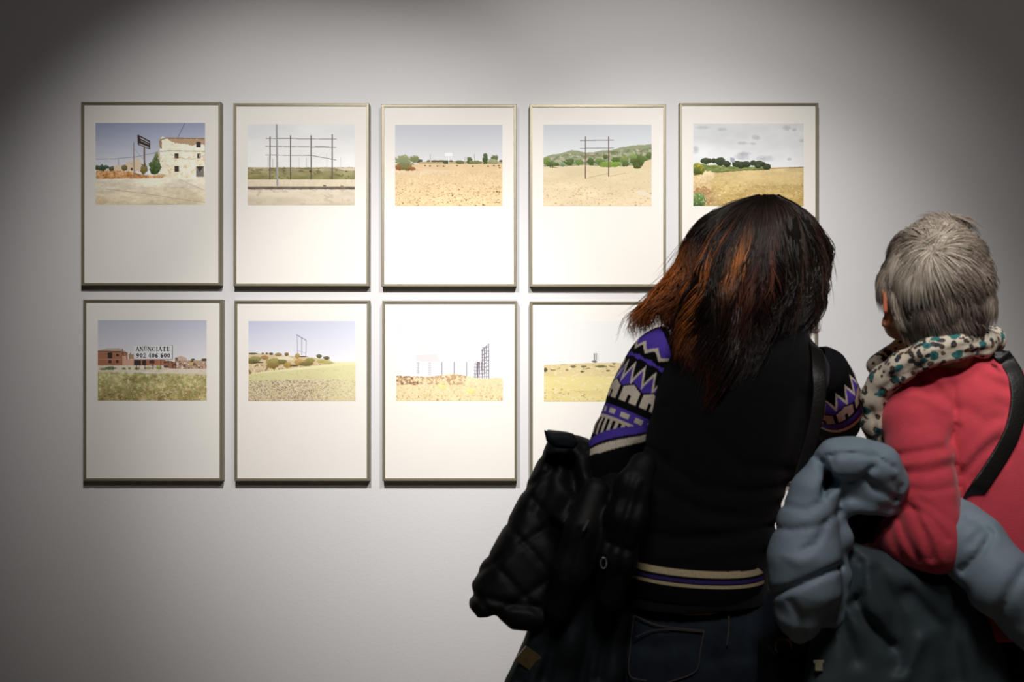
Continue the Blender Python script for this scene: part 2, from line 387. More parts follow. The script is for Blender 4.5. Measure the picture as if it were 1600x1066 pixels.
def print_ruin():
    p = Paint(257, 330, 1175, 1010, 300, 222); X, Y = p.X, p.Y
    p.grad(Y < 2000, 330, (112, 113, 128), 720, (170, 164, 164))
    p.blob(310, 705, 60, 26, (50, 60, 38)); p.blob(400, 712, 30, 20, (70, 66, 45))
    p.poly([(410,730),(410,690),(440,678),(510,685),(515,655),(545,650),(560,640),(580,655),(620,612),(640,680),(640,730)], (170,148,122), rough=8)
    p.blob(560, 665, 9, 14, (150, 140, 140)); p.blob(560, 714, 9, 12, (60, 45, 36)); p.blob(500, 705, 26, 26, (84, 74, 48))
    p.poly([(265,728),(420,728),(560,735),(640,760),(840,775),(840,800),(560,802),(265,806)], (158,112,70), rough=9)
    p.mottle((Y > 728) & (Y < 800) & (X < 840), 22, 55, 5); p.speck((Y > 728) & (Y < 806) & (X < 700), 16, (110, 66, 36), .45, 8, .7)
    p.poly([(755,575),(790,562),(800,600),(800,650),(760,640)], (150,134,112), rough=6)
    p.poly([(795,470),(815,445),(850,455),(1170,458),(1170,790),(800,790)], (196,180,156), rough=3)
    p.mottle((X > 800) & (Y > 455) & (Y < 790), 30, 26, 12)
    p.poly([(860,460),(1172,465),(1172,515),(1120,500),(1060,520),(1000,505),(930,500),(880,480)], (140,112,86), rough=9)
    p.line([(800,470),(850,457),(1170,462)], 9, (112, 78, 56)); p.poly([(785,480),(812,470),(812,545),(795,540)], (120,98,76), rough=5)
    for x0,y0,x1,y1 in [(918,585,952,626),(918,690,955,738),(1100,487,1137,535),(1108,586,1135,626)]: p.rect(x0,y0,x1,y1,(48,36,32))
    p.rect(1098,692,1162,778,(92,84,80)); p.poly([(1100,692),(1160,692),(1130,740)], (50,40,38)); p.rect(1122,590,1130,622,(150,140,128))
    p.line([(800,570),(870,562),(1172,568)], 4, (90, 76, 66)); p.line([(880,590),(1000,630),(1080,632),(1172,598)], 2.5, (120, 104, 90))
    p.speck((X > 800) & (Y > 600) & (Y < 790), 20, (160, 128, 96), .5, 33, .5)
    p.blob(755, 690, 50, 66, (62, 74, 40), rough=.6); p.blob(765, 610, 18, 36, (78, 84, 50)); p.blob(662, 715, 30, 44, (96, 84, 46), rough=.8)
    p.blob(800, 770, 50, 16, (160, 128, 96))
    p.line([(665,540),(667,690)], 12, (78, 56, 46)); p.line([(577,495),(580,775)], 8, (112, 92, 78))
    p.poly([(608,432),(618,430),(714,480),(714,552),(612,512)], (44, 32, 34)); p.poly([(630,450),(708,490),(708,498),(630,458)], (150,146,140))
    p.poly([(622,500),(706,534),(706,542),(622,508)], (150,146,140)); p.line([(640,480),(700,508)], 8, (110,104,96))
    p.line([(265,632),(420,630),(600,612),(780,575)], 3.5, (90, 84, 84)); p.line([(577,540),(665,640)], 2.5, (110, 104, 104))
    p.line([(1005,335),(945,452)], 3.5, (50, 48, 54)); p.line([(450,635),(450,680)], 3, (80, 76, 74))
    g = (Y > 795+ (X-265)*-.012)&(Y>790); p.grad(g, 790, (184, 170, 150), 1010, (164, 146, 118)); p.mottle(g, 60, 24, 55, 4); p.mottle(g, 14, 14, 56, 2)
    p.line([(350,880),(650,915),(900,955),(1175,992)], 4, (120, 104, 84), .7); p.line([(960,800),(1170,893)], 3, (130,112,92), .6)
    p.blob(310, 975, 50, 34, (160, 130, 100), .5)
    return p, (168, 160, 153)
def print_posts():
    p = Paint(160, 262, 1153, 1010); X, Y = p.X, p.Y
    p.grad(Y < 2000, 262, (208, 204, 200), 660, (222, 217, 210)); p.mottle(Y < 660, 120, 9, 4, 3)
    g = (Y > 660+4*fbm(X, Y, 20, 3)) & (Y < 772); p.grad(g, 660, (158, 144, 112), 772, (130, 124, 76)); p.mottle(g, 40, 34, 9, 3); p.speck(g, 14, (84, 84, 44), .5, 12, .6, 2)
    p.poly([(960,668),(1153,662),(1153,690),(1060,690)], (198,182,154), rough=4); p.blob(1072, 696, 12, 6, (80,70,50)); p.speck(g & (Y < 720) & (X < 420), 18, (112, 92, 54), .1, 15, .6, 3)
    g = (Y >= 772) & (Y < 838); p.grad(g, 772, (208, 192, 164), 838, (204, 188, 160)); p.mottle(g, 20, 10, 21)
    g = (Y >= 836) & (Y < 864+3*fbm(X, Y, 16, 8)); p.grad(g, 836, (118, 106, 90), 864, (92, 78, 60)); p.mottle(g, 14, 22, 23, 3)
    g = Y >= 866; p.grad(g, 866, (206, 190, 168), 1010, (194, 178, 152)); p.mottle(g, 60, 16, 25, 3); p.speck(g, 26, (176, 156, 128), .55, 28, .5, 2)
    p.blob(870, 829, 14, 7, (96, 84, 66)); p.blob(1030, 832, 16, 5, (140, 124, 100))
    for x, y in [(350,560),(393,580),(634,572),(703,575),(890,533),(1018,570)]: p.line([(x,y),(x,660)], 3, (150, 146, 142))
    for x, y in [(369,382),(556,370),(747,370),(941,360)]: p.line([(x,y),(x-3 if x < 500 else x,770)], 10, (84, 74, 70))
    for pts in [[(332,394),(980,400)],[(330,468),(978,478)],[(330,547),(748,551),(976,592)]]: p.line(pts, 5.5, (104, 98, 96))
    p.line([(785,472),(910,474)], 8, (100,96,94))
    p.line([(430,262),(436,825)], 17, (140, 136, 134)); p.line([(434,262),(440,825)], 5, (168, 164, 162)); p.blob(741, 695, 12, 12, (90,60,40))
    return p, (216, 210, 202)
def print_field():
    p = Paint(163, 268, 1155, 1018); X, Y = p.X, p.Y
    p.grad(Y < 2000, 268, (198, 200, 208), 600, (222, 220, 220))
    p.poly([(380,612),(560,600),(900,606),(1155,604),(1155,640),(380,650)], (188, 166, 128), rough=4)
    for x, rx in [(470,16),(520,30),(560,40),(600,26),(680,16)]: p.blob(x, 603, rx, 10, (106, 104, 84))
    p.blob(635, 612, 26, 22, (80, 86, 56)); p.blob(760, 614, 40, 18, (104, 112, 68)); p.blob(848, 600, 26, 34, (88, 100, 58)); p.blob(905, 615, 60, 18, (120, 122, 80))
    p.blob(996, 582, 24, 54, (74, 90, 52)); p.blob(1078, 578, 32, 34, (96, 106, 66)); p.blob(1065, 612, 50, 30, (150, 150, 112)); p.blob(1138, 602, 16, 12, (110, 96, 84))
    g = Y > 630+5*fbm(X, Y, 60, 31)+.01*(X-500)*0; p.grad(g, 630, (222, 194, 152), 1018, (234, 208, 160)); p.mottle(g, 50, 10, 33, 3)
    p.poly([(163,690),(420,672),(700,690),(420,730),(163,712)], (228,204,176), .7, rough=6)
    g2 = Y > 690; p.speck(g2 & (Y > 700), 6, (196, 158, 114), .42, 35, .5, 1.8); p.speck(g2 & (Y > 800), 8, (172, 130, 90), .5, 37, .6, 1.8); p.speck(g2 & (Y > 860), 12, (110, 76, 52), .66, 41, .8, 1.8); p.speck(g2, 8, (246, 228, 190), .45, 44, .5, 1.8)
    for x, y in [(440,646),(485,648),(555,648),(610,649),(735,646),(880,650),(1020,650),(1075,645),(1120,645),(1128,665)]: p.blob(x, y, 9, 6, (110, 78, 58))
    p.blob(320, 680, 110, 14, (226,190,150)); p.blob(245, 650, 90, 38, (144, 122, 80), rough=.8); p.blob(240, 600, 72, 50, (128, 134, 90), .85, rough=1.2, rs=14); p.blob(345, 590, 46, 34, (120, 122, 74), .9, rough=1.); p.blob(395, 600, 20, 14, (90,86,66))
    for a in np.linspace(-1, 1, 14): p.line([(245+30*a, 640),(245+80*a, 545+18*abs(a))], 3, (130, 134, 90), .7); p.line([(345+20*a, 620),(345+36*a, 548+12*abs(a))], 3, (118, 122, 76), .6)
    p.blob(200, 662, 40, 22, (150, 90, 54), .8); p.blob(320, 676, 40, 14, (140, 84, 54), .8); p.blob(250,665,40,18,(112,116,60),.8)
    p.line([(658,560),(658,630)], 6, (240, 238, 236)); p.rect(622, 528, 692, 558, (240, 239, 240))
    for x, y in [(897,540),(808,560),(488,542)]: p.line([(x,y),(x,600)], 3.5, (140, 138, 132))
    return p, (236, 233, 228)
def print_hill():
    p = Paint(173, 266, 1173, 1018); X, Y = p.X, p.Y
    p.grad(Y < 2000, 266, (204, 208, 212), 560, (226, 228, 226))
    p.poly([(173,572),(240,545),(340,532),(430,503),(500,510),(560,525),(640,522),(720,505),(800,502),(900,475),(1000,460),(1173,448),(1173,680),(173,680)], (150, 156, 124), rough=4)
    g = p.polym([(173,590),(300,560),(420,530),(560,540),(760,520),(900,500),(1173,480),(1173,600),(173,640)]); p.mottle(g, 30, 40, 51, 2); p.speck(g, 18, (196, 184, 160), .3, 53, .8, 2); p.speck(g, 14, (98, 112, 66), .3, 57, .6, 1.5)
    p.poly([(173,655),(400,650),(560,640),(700,650),(900,652),(1040,640),(1100,610),(1173,585),(1173,720),(173,720)], (222,204,166), rough=4)
    for x, y, rx, ry, c in [(205,605,34,40,(120,138,70)),(250,632,48,26,(88,104,56)),(300,632,20,16,(84,100,52)),(352,636,24,18,(120,138,104)),(415,612,44,32,(84,102,52)),(500,612,36,28,(110,130,68)),(610,608,36,32,(80,98,50)),(690,608,44,30,(104,122,66)),(748,566,24,22,(88,104,56)),(845,592,46,26,(88,106,50)),(920,590,40,28,(118,134,74)),(930,628,30,30,(86,104,54)),(1040,600,66,60,(84,100,48)),(1000,560,40,22,(130,146,84)),(1105,578,36,26,(96,116,60)),(1150,552,30,30,(90,108,56))]: p.blob(x, y, rx, ry, c)
    p.blob(800, 632, 100, 26, (122, 150, 62)); p.blob(760, 650, 60, 9, (120, 140, 60))
    p.blob(1040, 655, 30, 18, (80, 84, 42)); p.blob(278, 668, 40, 7, (130, 90, 64)); p.blob(1080, 672, 50, 5, (180, 160, 124)); p.line([(240,640),(240,664)], 8, (70,60,44))
    g = Y > 664+4*fbm(X, Y, 60, 61); g &= ~((p.C[..., 1]-p.C[..., 0]) > 12); p.grad(g, 664, (222, 206, 168), 1018, (234, 214, 176)); p.mottle(g, 70, 12, 63, 3)
    p.blob(1040, 655, 36, 17, (80, 88, 44)); p.speck(Y > 700, 9, (200, 172, 128), .5, 65, .45, 1.8); p.speck((Y > 850), 10, (166, 130, 90), .62, 67, .6, 1.8)
    p.poly([(990,880),(1060,872),(1150,900),(1170,940),(1060,910)], (232,220,196), .8, rough=6)
    p.line([(570,764),(640,745),(770,718)], 5, (176, 148, 112), .8); p.line([(780,744),(930,714)], 5, (186, 158, 122), .8)
    for x, y in [(561,762),(775,743)]: p.line([(x+1,380),(x,y)], 9, (112, 84, 78))
    p.line([(513,415),(822,410)], 6, (120, 116, 120)); p.line([(513,488),(822,483)], 6, (120, 114, 116)); p.line([(525,557),(720,559)], 4, (150, 112, 98))
    return p, (238, 236, 230)
def print_wheat():
    p = Paint(168, 258, 1188, 1018); X, Y = p.X, p.Y
    p.grad(Y < 2000, 258, (190, 190, 188), 680, (214, 212, 212)); p.mottle(Y < 680, 130, 14, 71, 2)
    for x, y, rx, ry in [(748,385,36,22),(625,438,54,15),(720,443,34,12),(1170,415,30,15),(190,500,30,32),(620,560,60,30),(830,580,80,26),(1055,585,20,12),(1030,300,34,22),(1100,312,20,14),(250,295,60,16),(435,310,40,14),(640,535,50,16)]:
        q = 1-(((X-x)/rx)**2+((Y-y)/ry)**2)*.6; p.put(np.clip(q+.4*fbm(X, Y, 20, int(x)), 0, 1)*.55, (150, 150, 154))
    p.grad(Y > 662-.02*(X-880), 660, (200, 176, 128), 1018, (176, 146, 84))
    p.poly([(880,668),(1188,655),(1188,664),(880,674)], (128, 100, 62)); g = Y > 665; p.mottle(g, 40, 20, 73, 3); p.speck(g & (Y > 690), 9, (214, 190, 138), .38, 75, .5, 2); p.speck(g & (Y > 800), 10, (140, 108, 58), .5, 77, .5, 1.5)
    p.poly([(180,625),(300,632),(500,650),(880,660),(870,684),(620,690),(400,712),(280,700)], (112, 122, 66), rough=5); p.mottle(p.polym([(250,640),(850,660),(850,690),(260,700)]), 16, 34, 79, 2)
    p.line([(340,705),(620,688),(800,682)], 5, (84,74,44))
    for x, y, rx, ry in [(280,602,46,28),(320,600,22,22),(358,600,22,24),(420,608,52,38),(480,630,36,28),(570,630,44,30),(610,640,34,32),(660,632,40,30),(720,620,28,26),(770,632,46,34),(765,650,28,20),(845,655,40,29),(810,630,26,20)]: p.blob(x, y, rx, ry, (54, 62, 40), rough=.3)
    p.poly([(510,568),(550,578),(552,615),(512,612)], (150, 152, 160)); p.blob(330, 634, 40, 8, (214,204,186))
    p.blob(230, 870, 100, 150, (190, 162, 116), .9, rough=.5, rs=30, mott=30); p.blob(300, 740, 60, 50, (210, 190, 150), .8, rough=.6)
    p.blob(260, 930, 110, 90, (140, 104, 62), .8, rough=.6, rs=30); p.blob(330, 960, 120, 60, (176, 146, 100), .6)
    p.blob(215, 675, 58, 56, (110, 112, 42), rough=.4, mott=34); p.speck(((X-210)/50)**2+((Y-665)/50)**2 < 1, 10, (186, 160, 40), .35, 83, .8)
    p.blob(200, 700, 40, 34, (66, 76, 34), .7); p.blob(215, 960, 66, 72, (94, 116, 62), rough=.4, mott=30); p.blob(200, 1005, 60, 22, (60, 78, 42), .8)
    p.speck((X < 480) & (Y > 850), 9, (224, 208, 180), .55, 85, .7)
    return p, (214, 210, 204)
def glyphs(p, text, x, y, h, w, gap, col):
    """bold roman capitals and figures drawn as strokes"""
    def arc(cx, cy, rx, ry, a0, a1): return [(cx+rx*math.cos(math.radians(a)), cy-ry*math.sin(math.radians(a))) for a in np.linspace(a0, a1, 22)]
    T, t = .225, .095
    G = {'A': [([(.5,0),(.08,1)], t), ([(.48,0),(.88,1)], T), ([(.22,.66),(.72,.66)], t), ([(-.04,.98),(.26,.98)], t), ([(.68,.98),(1.06,.98)], t)],
         'N': [([(.14,0),(.14,1)], t), ([(.12,0),(.86,1)], T), ([(.86,0),(.86,1)], t), ([(-.02,.02),(.26,.02)], t), ([(0,.98),(.28,.98)], t), ([(.72,.02),(1.,.02)], t)],
         'U': [([(.2,0),(.2,.62)]+arc(.52,.64,.32,.34,180,350)+[(.84,0)], t), ([(.2,0),(.2,.66)], T), ([(.02,.02),(.4,.02)], t), ([(.7,.02),(1.,.02)], t), ([(.5,-.14),(.66,-.32)], .1)],
         'C': [(arc(.55,.5,.42,.48,50,310), t), (arc(.52,.5,.36,.4,120,240), T), ([(.86,.02),(.86,.3)], t), ([(.8,.86),(.9,.76)], t)],
         'I': [([(.5,0),(.5,1)], T), ([(.3,.02),(.7,.02)], t), ([(.3,.98),(.7,.98)], t)],
         'T': [([(.5,0),(.5,1)], T), ([(.06,.03),(.94,.03)], t), ([(.08,.03),(.06,.28)], t), ([(.92,.03),(.94,.28)], t), ([(.32,.98),(.68,.98)], t)],
         'E': [([(.24,0),(.24,1)], T), ([(.06,.03),(.84,.03)], t), ([(.06,.97),(.9,.97)], t), ([(.24,.49),(.62,.49)], t), ([(.84,.03),(.86,.26)], t), ([(.9,.97),(.94,.7)], t), ([(.62,.36),(.62,.62)], t)],
         '0': [(arc(.5,.5,.34,.47,0,360), t), (arc(.5,.5,.32,.36,130,230), T), (arc(.5,.5,.32,.36,-50,50), T)],
         '9': [(arc(.48,.33,.32,.31,0,360), t), (arc(.48,.33,.28,.2,-60,60), T), (arc(.48,.33,.28,.2,120,240), T), ([(.82,.33),(.76,.66),(.56,.9),(.22,.99)], .12)],
         '6': [(arc(.52,.67,.32,.31,0,360), t), (arc(.52,.67,.28,.2,-60,60), T), (arc(.52,.67,.28,.2,120,240), T), ([(.18,.67),(.24,.34),(.44,.1),(.78,.01)], .12)],
         '2': [([(.16,.28),(.24,.08),(.46,.01),(.72,.1),(.76,.3),(.6,.52),(.16,.92)], .13), ([(.14,.93),(.86,.93)], .15), ([(.86,.93),(.92,.74)], t)],
         '4': [([(.66,0),(.66,1)], T), ([(.62,.03),(.08,.68)], t), ([(.06,.7),(.94,.7)], .13)]}
    for ch in text:
        if ch == 'I': x -= .19*w
        if ch != ' ':
            for pts, lw in G[ch]: p.line([(x+a*w, y+b*h) for a, b in pts], lw*h, col)
        x += (w+gap)*(.62 if ch in ' I' else 1.)
        if ch == 'I': x += .19*w
def print_advert():
    p = Paint(135, 240, 1142, 983, 440, 325); X, Y = p.X, p.Y
    p.grad(Y < 2000, 240, (168, 165, 172), 610, (206, 197, 192))
    p.poly([(135,525),(230,502),(330,500),(412,540),(412,605),(470,605),(470,660),(135,660)], (150, 98, 72)); p.poly([(135,520),(230,500),(340,503),(412,543),(400,545),(340,526),(135,528)], (172,150,128))
    p.poly([(135,524),(340,526),(412,543),(412,548),(340,533),(135,531)], (92,58,44)); p.rect(356, 530, 362, 658, (128, 80, 60)); p.poly([(362,570),(400,570),(400,600),(470,606),(470,660),(362,660)], (190,144,120))
    p.rect(135,600,356,606,(176,124,96))
    for a in [(228,540,270,592),(305,552,330,574),(235,612,262,638),(303,612,328,636),(365,544,372,560)]: p.rect(*a, (52, 42, 40))
    p.line([(364,508),(364,530)], 10, (130,90,70)); p.poly([(420,560),(440,540),(450,560),(470,550),(470,600),(425,600)], (150,120,92), rough=5)
    p.rect(468, 604, 760, 660, (158, 100, 74)); p.rect(472, 612, 534, 658, (50, 40, 38)); p.rect(546, 612, 584, 658, (54, 42, 42)); p.rect(612, 612, 660, 640, (70, 50, 44))
    p.poly([(745,610),(862,625),(862,700),(745,690)], (140,94,70), rough=5); p.speck(p.polym([(745,610),(862,625),(862,700),(745,690)]), 18, (70,46,38), .1, 91, .8)
    p.poly([(850,585),(905,570),(955,590),(960,620),(850,622)], (184,154,134)); p.poly([(850,588),(870,584),(880,620),(852,622)], (110,84,68))
    p.poly([(862,615),(1142,612),(1142,690),(862,690)], (166,134,108), rough=5); p.speck((X > 862) & (Y > 615) & (Y < 692), 16, (96, 66, 50), .25, 93, .8, 1.5); p.speck((X > 862) & (Y > 625) & (Y < 692), 13, (220, 208, 194), .35, 95, .8, 1.5)
    p.blob(1015, 605, 18, 10, (64, 66, 44)); p.blob(1122, 606, 28, 12, (66, 66, 42)); p.blob(998, 650, 20, 20, (170,140,90))
    p.poly([(135,662),(470,664),(700,672),(880,690),(1142,690),(1142,745),(850,740),(560,715),(135,715)], (200,182,158), rough=5); p.mottle((Y > 662) & (Y < 745), 18, 18, 97, 3)
    p.blob(255, 684, 50, 16, (94,104,58)); p.blob(190, 692, 40, 10, (110,112,70)); p.blob(377, 688, 20, 10, (110,112,60)); p.blob(428, 686, 14, 12, (130,128,74)); p.blob(500,688,26,12,(130,110,70)); p.blob(700, 676, 28, 20, (150,150,76)); p.blob(600, 682, 34, 14, (160,146,100))
    g = Y > 715+.03*(X-135)+6*fbm(X, Y, 40, 99); p.grad(g, 715, (172, 160, 108), 983, (152, 128, 80)); p.mottle(g, 60, 40, 101, 2); p.mottle(g, 22, 40, 103, 1); p.speck(g, 40, (130, 130, 68), .25, 105, .5); p.speck(g, 12, (206, 194, 142), .5, 107, .6); p.speck(g & (Y > 740), 10, (232, 222, 204), .78, 109, .8, 2)
    for x in (493, 571, 646, 719): p.line([(x,604),(x,694)], 7, (64, 46, 40))
    p.line([(493,694),(540,650)], 3, (80,60,50)); p.line([(571,640),(719,690)], 3, (110, 84, 66))
    p.rect(470, 470, 828, 604, (206, 199, 194)); p.rect(822, 472, 829, 606, (104, 98, 96)); p.rect(470, 469, 828, 473, (150,144,142)); p.rect(470, 600, 828, 606, (140, 130, 124))
    glyphs(p, 'ANÚNCIATE'.replace('Ú', 'U'), 487, 487, 37, 32, 5.2, (40, 34, 36))
    glyphs(p, '902', 492, 546, 40, 27, 4, (36, 32, 36)); glyphs(p, '406', 603, 546, 40, 27, 4, (36, 32, 36)); glyphs(p, '600', 714, 546, 40, 27, 4, (36, 32, 36))
    return p, (210, 202, 192)
def print_slope():
    p = Paint(167, 248, 1157, 988); X, Y = p.X, p.Y
    t = np.clip((X-167)/990, 0, 1); p.grad(Y < 2000, 248, (194, 194, 212), 620, (240, 236, 236)); p.put(t*.4, (238, 236, 240))
    p.grad(Y > 628+.0*(X), 628, (236, 230, 176), 988, (206, 184, 140))
    p.poly([(167,545),(330,552),(420,560),(560,570),(700,578),(800,590),(900,600),(970,640),(860,655),(600,680),(430,700),(300,715),(167,740)], (214,190,150), rough=5)
    g = p.polym([(167,640),(330,650),(560,660),(900,640),(700,670),(430,700),(250,722),(167,745)]); p.mottle(g, 16, 36, 111); p.speck(g, 15, (112, 84, 66), .35, 113, .75)
    for x, y, rx, ry, c in [(210,549,44,8,(96,90,60)),(300,549,12,9,(112,100,70)),(338,549,12,9,(112,100,70)),(378,550,20,12,(88,76,50)),(445,557,32,16,(150,124,78)),(522,555,20,16,(128,96,58)),(820,574,26,19,(96,98,60)),(888,590,28,17,(98,92,62)),(230,600,60,26,(146,136,82)),(205,625,56,20,(110,104,56)),(320,585,36,20,(166,126,76)),(400,630,70,36,(150,138,76)),(395,660,56,26,(140,112,58)),(480,625,40,24,(120,110,60)),(530,655,40,28,(168,138,72)),(620,570,22,26,(176,144,84)),(640,630,50,30,(180,144,78)),(700,645,66,20,(120,104,60)),(735,612,50,22,(144,136,72)),(850,620,50,16,(180,168,96)),(900,632,50,14,(184,174,108))]: p.blob(x, y, rx, ry, c, .93, rough=.5)
    p.poly([(430,580),(540,575),(590,600),(560,612),(440,600)], (230,216,182), rough=5); p.blob(260, 630, 50, 6, (84,66,44)); p.blob(590, 660, 40, 8, (96,72,60)); p.blob(670,577,36,5,(90,70,60))
    g = (Y > 740-.1*(X-167)*.9) & (Y > 640); p.put(g & (Y < 805-.03*(X-167)+10*fbm(X, Y, 60, 121)), (204, 194, 142), .5)
    g2 = Y > 800-.02*(X-167); p.grad(g2, 800, (214, 196, 158), 988, (206, 184, 146)); p.speck(g2, 8, (120, 90, 78), .3, 123, .55, 1.2); p.speck(g2 & (X < 760), 10, (92, 66, 58), .48, 125, .6); p.speck(g2, 8, (244, 232, 204), .45, 127, .6); p.speck(g, 10, (176, 168, 96), .5, 129, .4, 2)
    p.put(np.clip((X-760)/300, 0, 1)*((Y > 640+.0*X) & g), (238, 230, 176), .5)
    for a in [[(616,375),(620,545)],[(660,402),(660,562)],[(701,428),(698,572)]]: p.line(a, 6, (168, 162, 172))
    p.line([(612,376),(704,430)], 6, (128, 120, 128)); p.line([(616,520),(700,548)], 3, (176,170,176)); p.line([(585,510),(604,548)], 2.5, (190,186,190))
    return p, (238, 233, 226)
def print_billboard():
    p = Paint(173, 250, 1158, 986); X, Y = p.X, p.Y
    p.grad(Y < 2000, 250, (226, 228, 236), 760, (239, 239, 239))
    p.poly([(355,425),(960,428),(958,626),(360,626)], (240, 239, 235)); p.poly([(360,560),(545,552),(560,590),(580,624),(362,622)], (244,222,222), .9, rough=8); p.poly([(410,480),(440,480),(440,550),(412,550)], (244,228,228), .8, rough=6)
    p.line([(636,450),(636,624)], 2.5, (224,222,214)); p.line([(810,430),(812,624)], 2, (228,226,222))
    for x, y in [(595,740),(708,745),(822,778)]: p.line([(x,626),(x,y)], 6, (120, 116, 128))
    for x, y in [(374,735),(483,748)]: p.line([(x-7,628),(x-7,y)], 2.5, (150, 146, 156)); p.line([(x+7,628),(x+7,y)], 2.5, (150, 146, 156)); [p.line([(x-7,yy),(x+7,yy+4)], 3, (140,136,146)) for yy in range(634, y, 22)]
    for x, yt in [(1027,460),(1005,478),(985,495),(966,520)]: p.line([(x,yt),(x+2,785)], 5.5, (92, 84, 98))
    for x in (898, 912, 926, 938, 955): p.line([(x+6,628),(x-4 if x < 920 else x,785)], 4.5, (112, 104, 118))
    for y in range(490, 780, 30): p.line([(962 if y < 620 else 890,y+6),(1028,y)], 3.5, (112, 104, 118))
    for y in range(500, 740, 44): p.line([(966,y+24),(1028,y-20)], 3.5, (110, 100, 114))
    p.line([(960,520),(1027,462)], 4.5, (92,84,98)); p.line([(926,628),(926,785)], 9, (104,94,108)); p.line([(940,628),(940,740)], 7, (100,92,104))
    g = Y > 755+14*fbm(X, Y, 120, 131)-18*np.exp(-((X-690)/90)**2)+20*np.clip((X-760)/200, 0, 1); p.grad(g, 750, (240, 220, 176), 986, (240, 222, 170)); p.mottle(g, 40, 14, 133)
    g2 = g & (Y < 835+10*fbm(X, Y, 50, 135)) & (X < 820); p.speck(g2, 22, (176, 132, 92), .05, 137, .55); p.speck(g2 & (X < 430), 20, (120, 78, 58), .1, 139, .65); p.speck(g2, 11, (150, 104, 70), .4, 141, .6)
    p.speck(g & (Y > 835), 12, (206, 166, 104), .5, 143, .55); p.speck(g & (Y > 930), 13, (160, 118, 76), .5, 145, .6); p.speck(g, 14, (250, 240, 206), .35, 147, .6, .7); p.blob(860, 895, 36, 26, (244, 232, 130), .6); p.blob(600, 850, 50, 26, (242,230,140), .5)
    return p, (247, 246, 241)
def print_plain():
    p = Paint(178, 250, 1170, 992); X, Y = p.X, p.Y
    p.grad(Y < 2000, 250, (243, 243, 241), 640, (247, 246, 243))
    g = Y > 655-14*np.exp(-((X-560)/260)**2)-16*np.clip((X-500)/300, 0, 1)+3*fbm(X, Y, 30, 151)
    p.grad(g, 630, (226, 208, 158), 992, (236, 218, 150)); p.mottle(g, 50, 10, 153, 3)
    p.put(g & (Y > 760) & (Y < 890), (242, 230, 156), .6); p.speck(g & (Y < 720), 18, (128, 112, 76), .55, 155, .7, 2.); p.speck(g & (Y > 870), 12, (176, 152, 90), .52, 157, .6, 2); p.speck(g, 14, (250, 240, 206), .45, 159, .5, 2)
    p.blob(192, 698, 18, 20, (98, 86, 64)); p.blob(533, 715, 18, 9, (112, 102, 68)); p.blob(770, 706, 20, 8, (120,108,74)); p.blob(705, 666, 52, 12, (118, 118, 76)); p.blob(448, 668, 26, 12, (128,120,84)); p.blob(545, 668, 24, 10, (124,116,80))
    p.blob(645, 622, 26, 9, (120, 112, 108)); p.line([(643,548),(643,618)], 6, (116, 110, 122)); p.line([(664,548),(664,606)], 4, (116,110,122)); p.line([(684,560),(684,622)], 2.5, (180,178,184))
    for y in range(550, 612, 12): p.line([(640,y),(668,y)], 4, (130, 124, 134))
    return p, (249, 248, 244)
def print_last():
    p = Paint(0, 0, 1000, 740); X, Y = p.X, p.Y
    p.grad(Y < 2000, 0, (214, 218, 226), 400, (232, 232, 232)); g = Y > 420+10*fbm(X, Y, 80, 161); p.grad(g, 420, (206, 190, 140), 740, (190, 170, 116)); p.mottle(g, 40, 24, 163, 3); p.speck(g, 16, (120, 110, 64), .5, 165, .6, 2)
    for x in (380, 640): p.line([(x,180),(x,470)], 9, (96, 88, 84))
    p.line([(340,210),(680,206)], 6, (96,88,84)); p.line([(340,280),(680,276)], 6, (96,88,84))
    return p, (240, 238, 232)

# frame outline in px (x0, x1, y0, y1), print outline, painter, label
FR = [((126.5,345,159.3,446.3),(149.2,320.5,192.2,319.6),print_ruin,'framed photograph of a ruined stone house and dark roadside sign, top left of the ten'),
 ((364.5,576.5,161.2,447.4),(387,554.7,194.2,320.6),print_posts,'framed photograph of a bare four-post billboard frame behind a grey pole'),
 ((595.8,807,163,448),(617.5,785,195.3,321.9),print_field,'framed photograph of a stony sand-coloured field with a tiny white sign'),
 ((827.8,1040.8,162.8,448.2),(849.2,1018,194.8,321.9),print_hill,'framed photograph of two bare posts before a wooded hill'),
 ((1062,1279,160.8,448.2),(1083.4,1255.6,193.4,321.9),print_wheat,'framed photograph of a golden wheat field under clouds, top right above the dark-haired woman'),
 ((129.6,347,468.3,752),(152.8,322.8,500.5,626),print_advert,'framed photograph of a billboard reading ANÚNCIATE 902 406 600'),
 ((366,577.2,469.7,752),(388.2,555.4,501.8,626.8),print_slope,'framed photograph of a scrubby slope with a leaning empty metal frame'),
 ((597.4,808.2,470.2,752),(619.2,785.5,502.1,626.6),print_billboard,'framed photograph of a pale faded billboard with scaffolding above dry grass'),
 ((828.2,1041,471.2,753),(850,1017.5,502.2,627.5),print_plain,'framed photograph of a yellow plain with a tiny tower, partly behind the left shoulder'),
 ((1062,1278,470.8,755),(1084,1254,502,628),print_last,'framed picture almost hidden behind the dark-haired woman, bottom right of the ten')]
YF = WALL_Y-.035
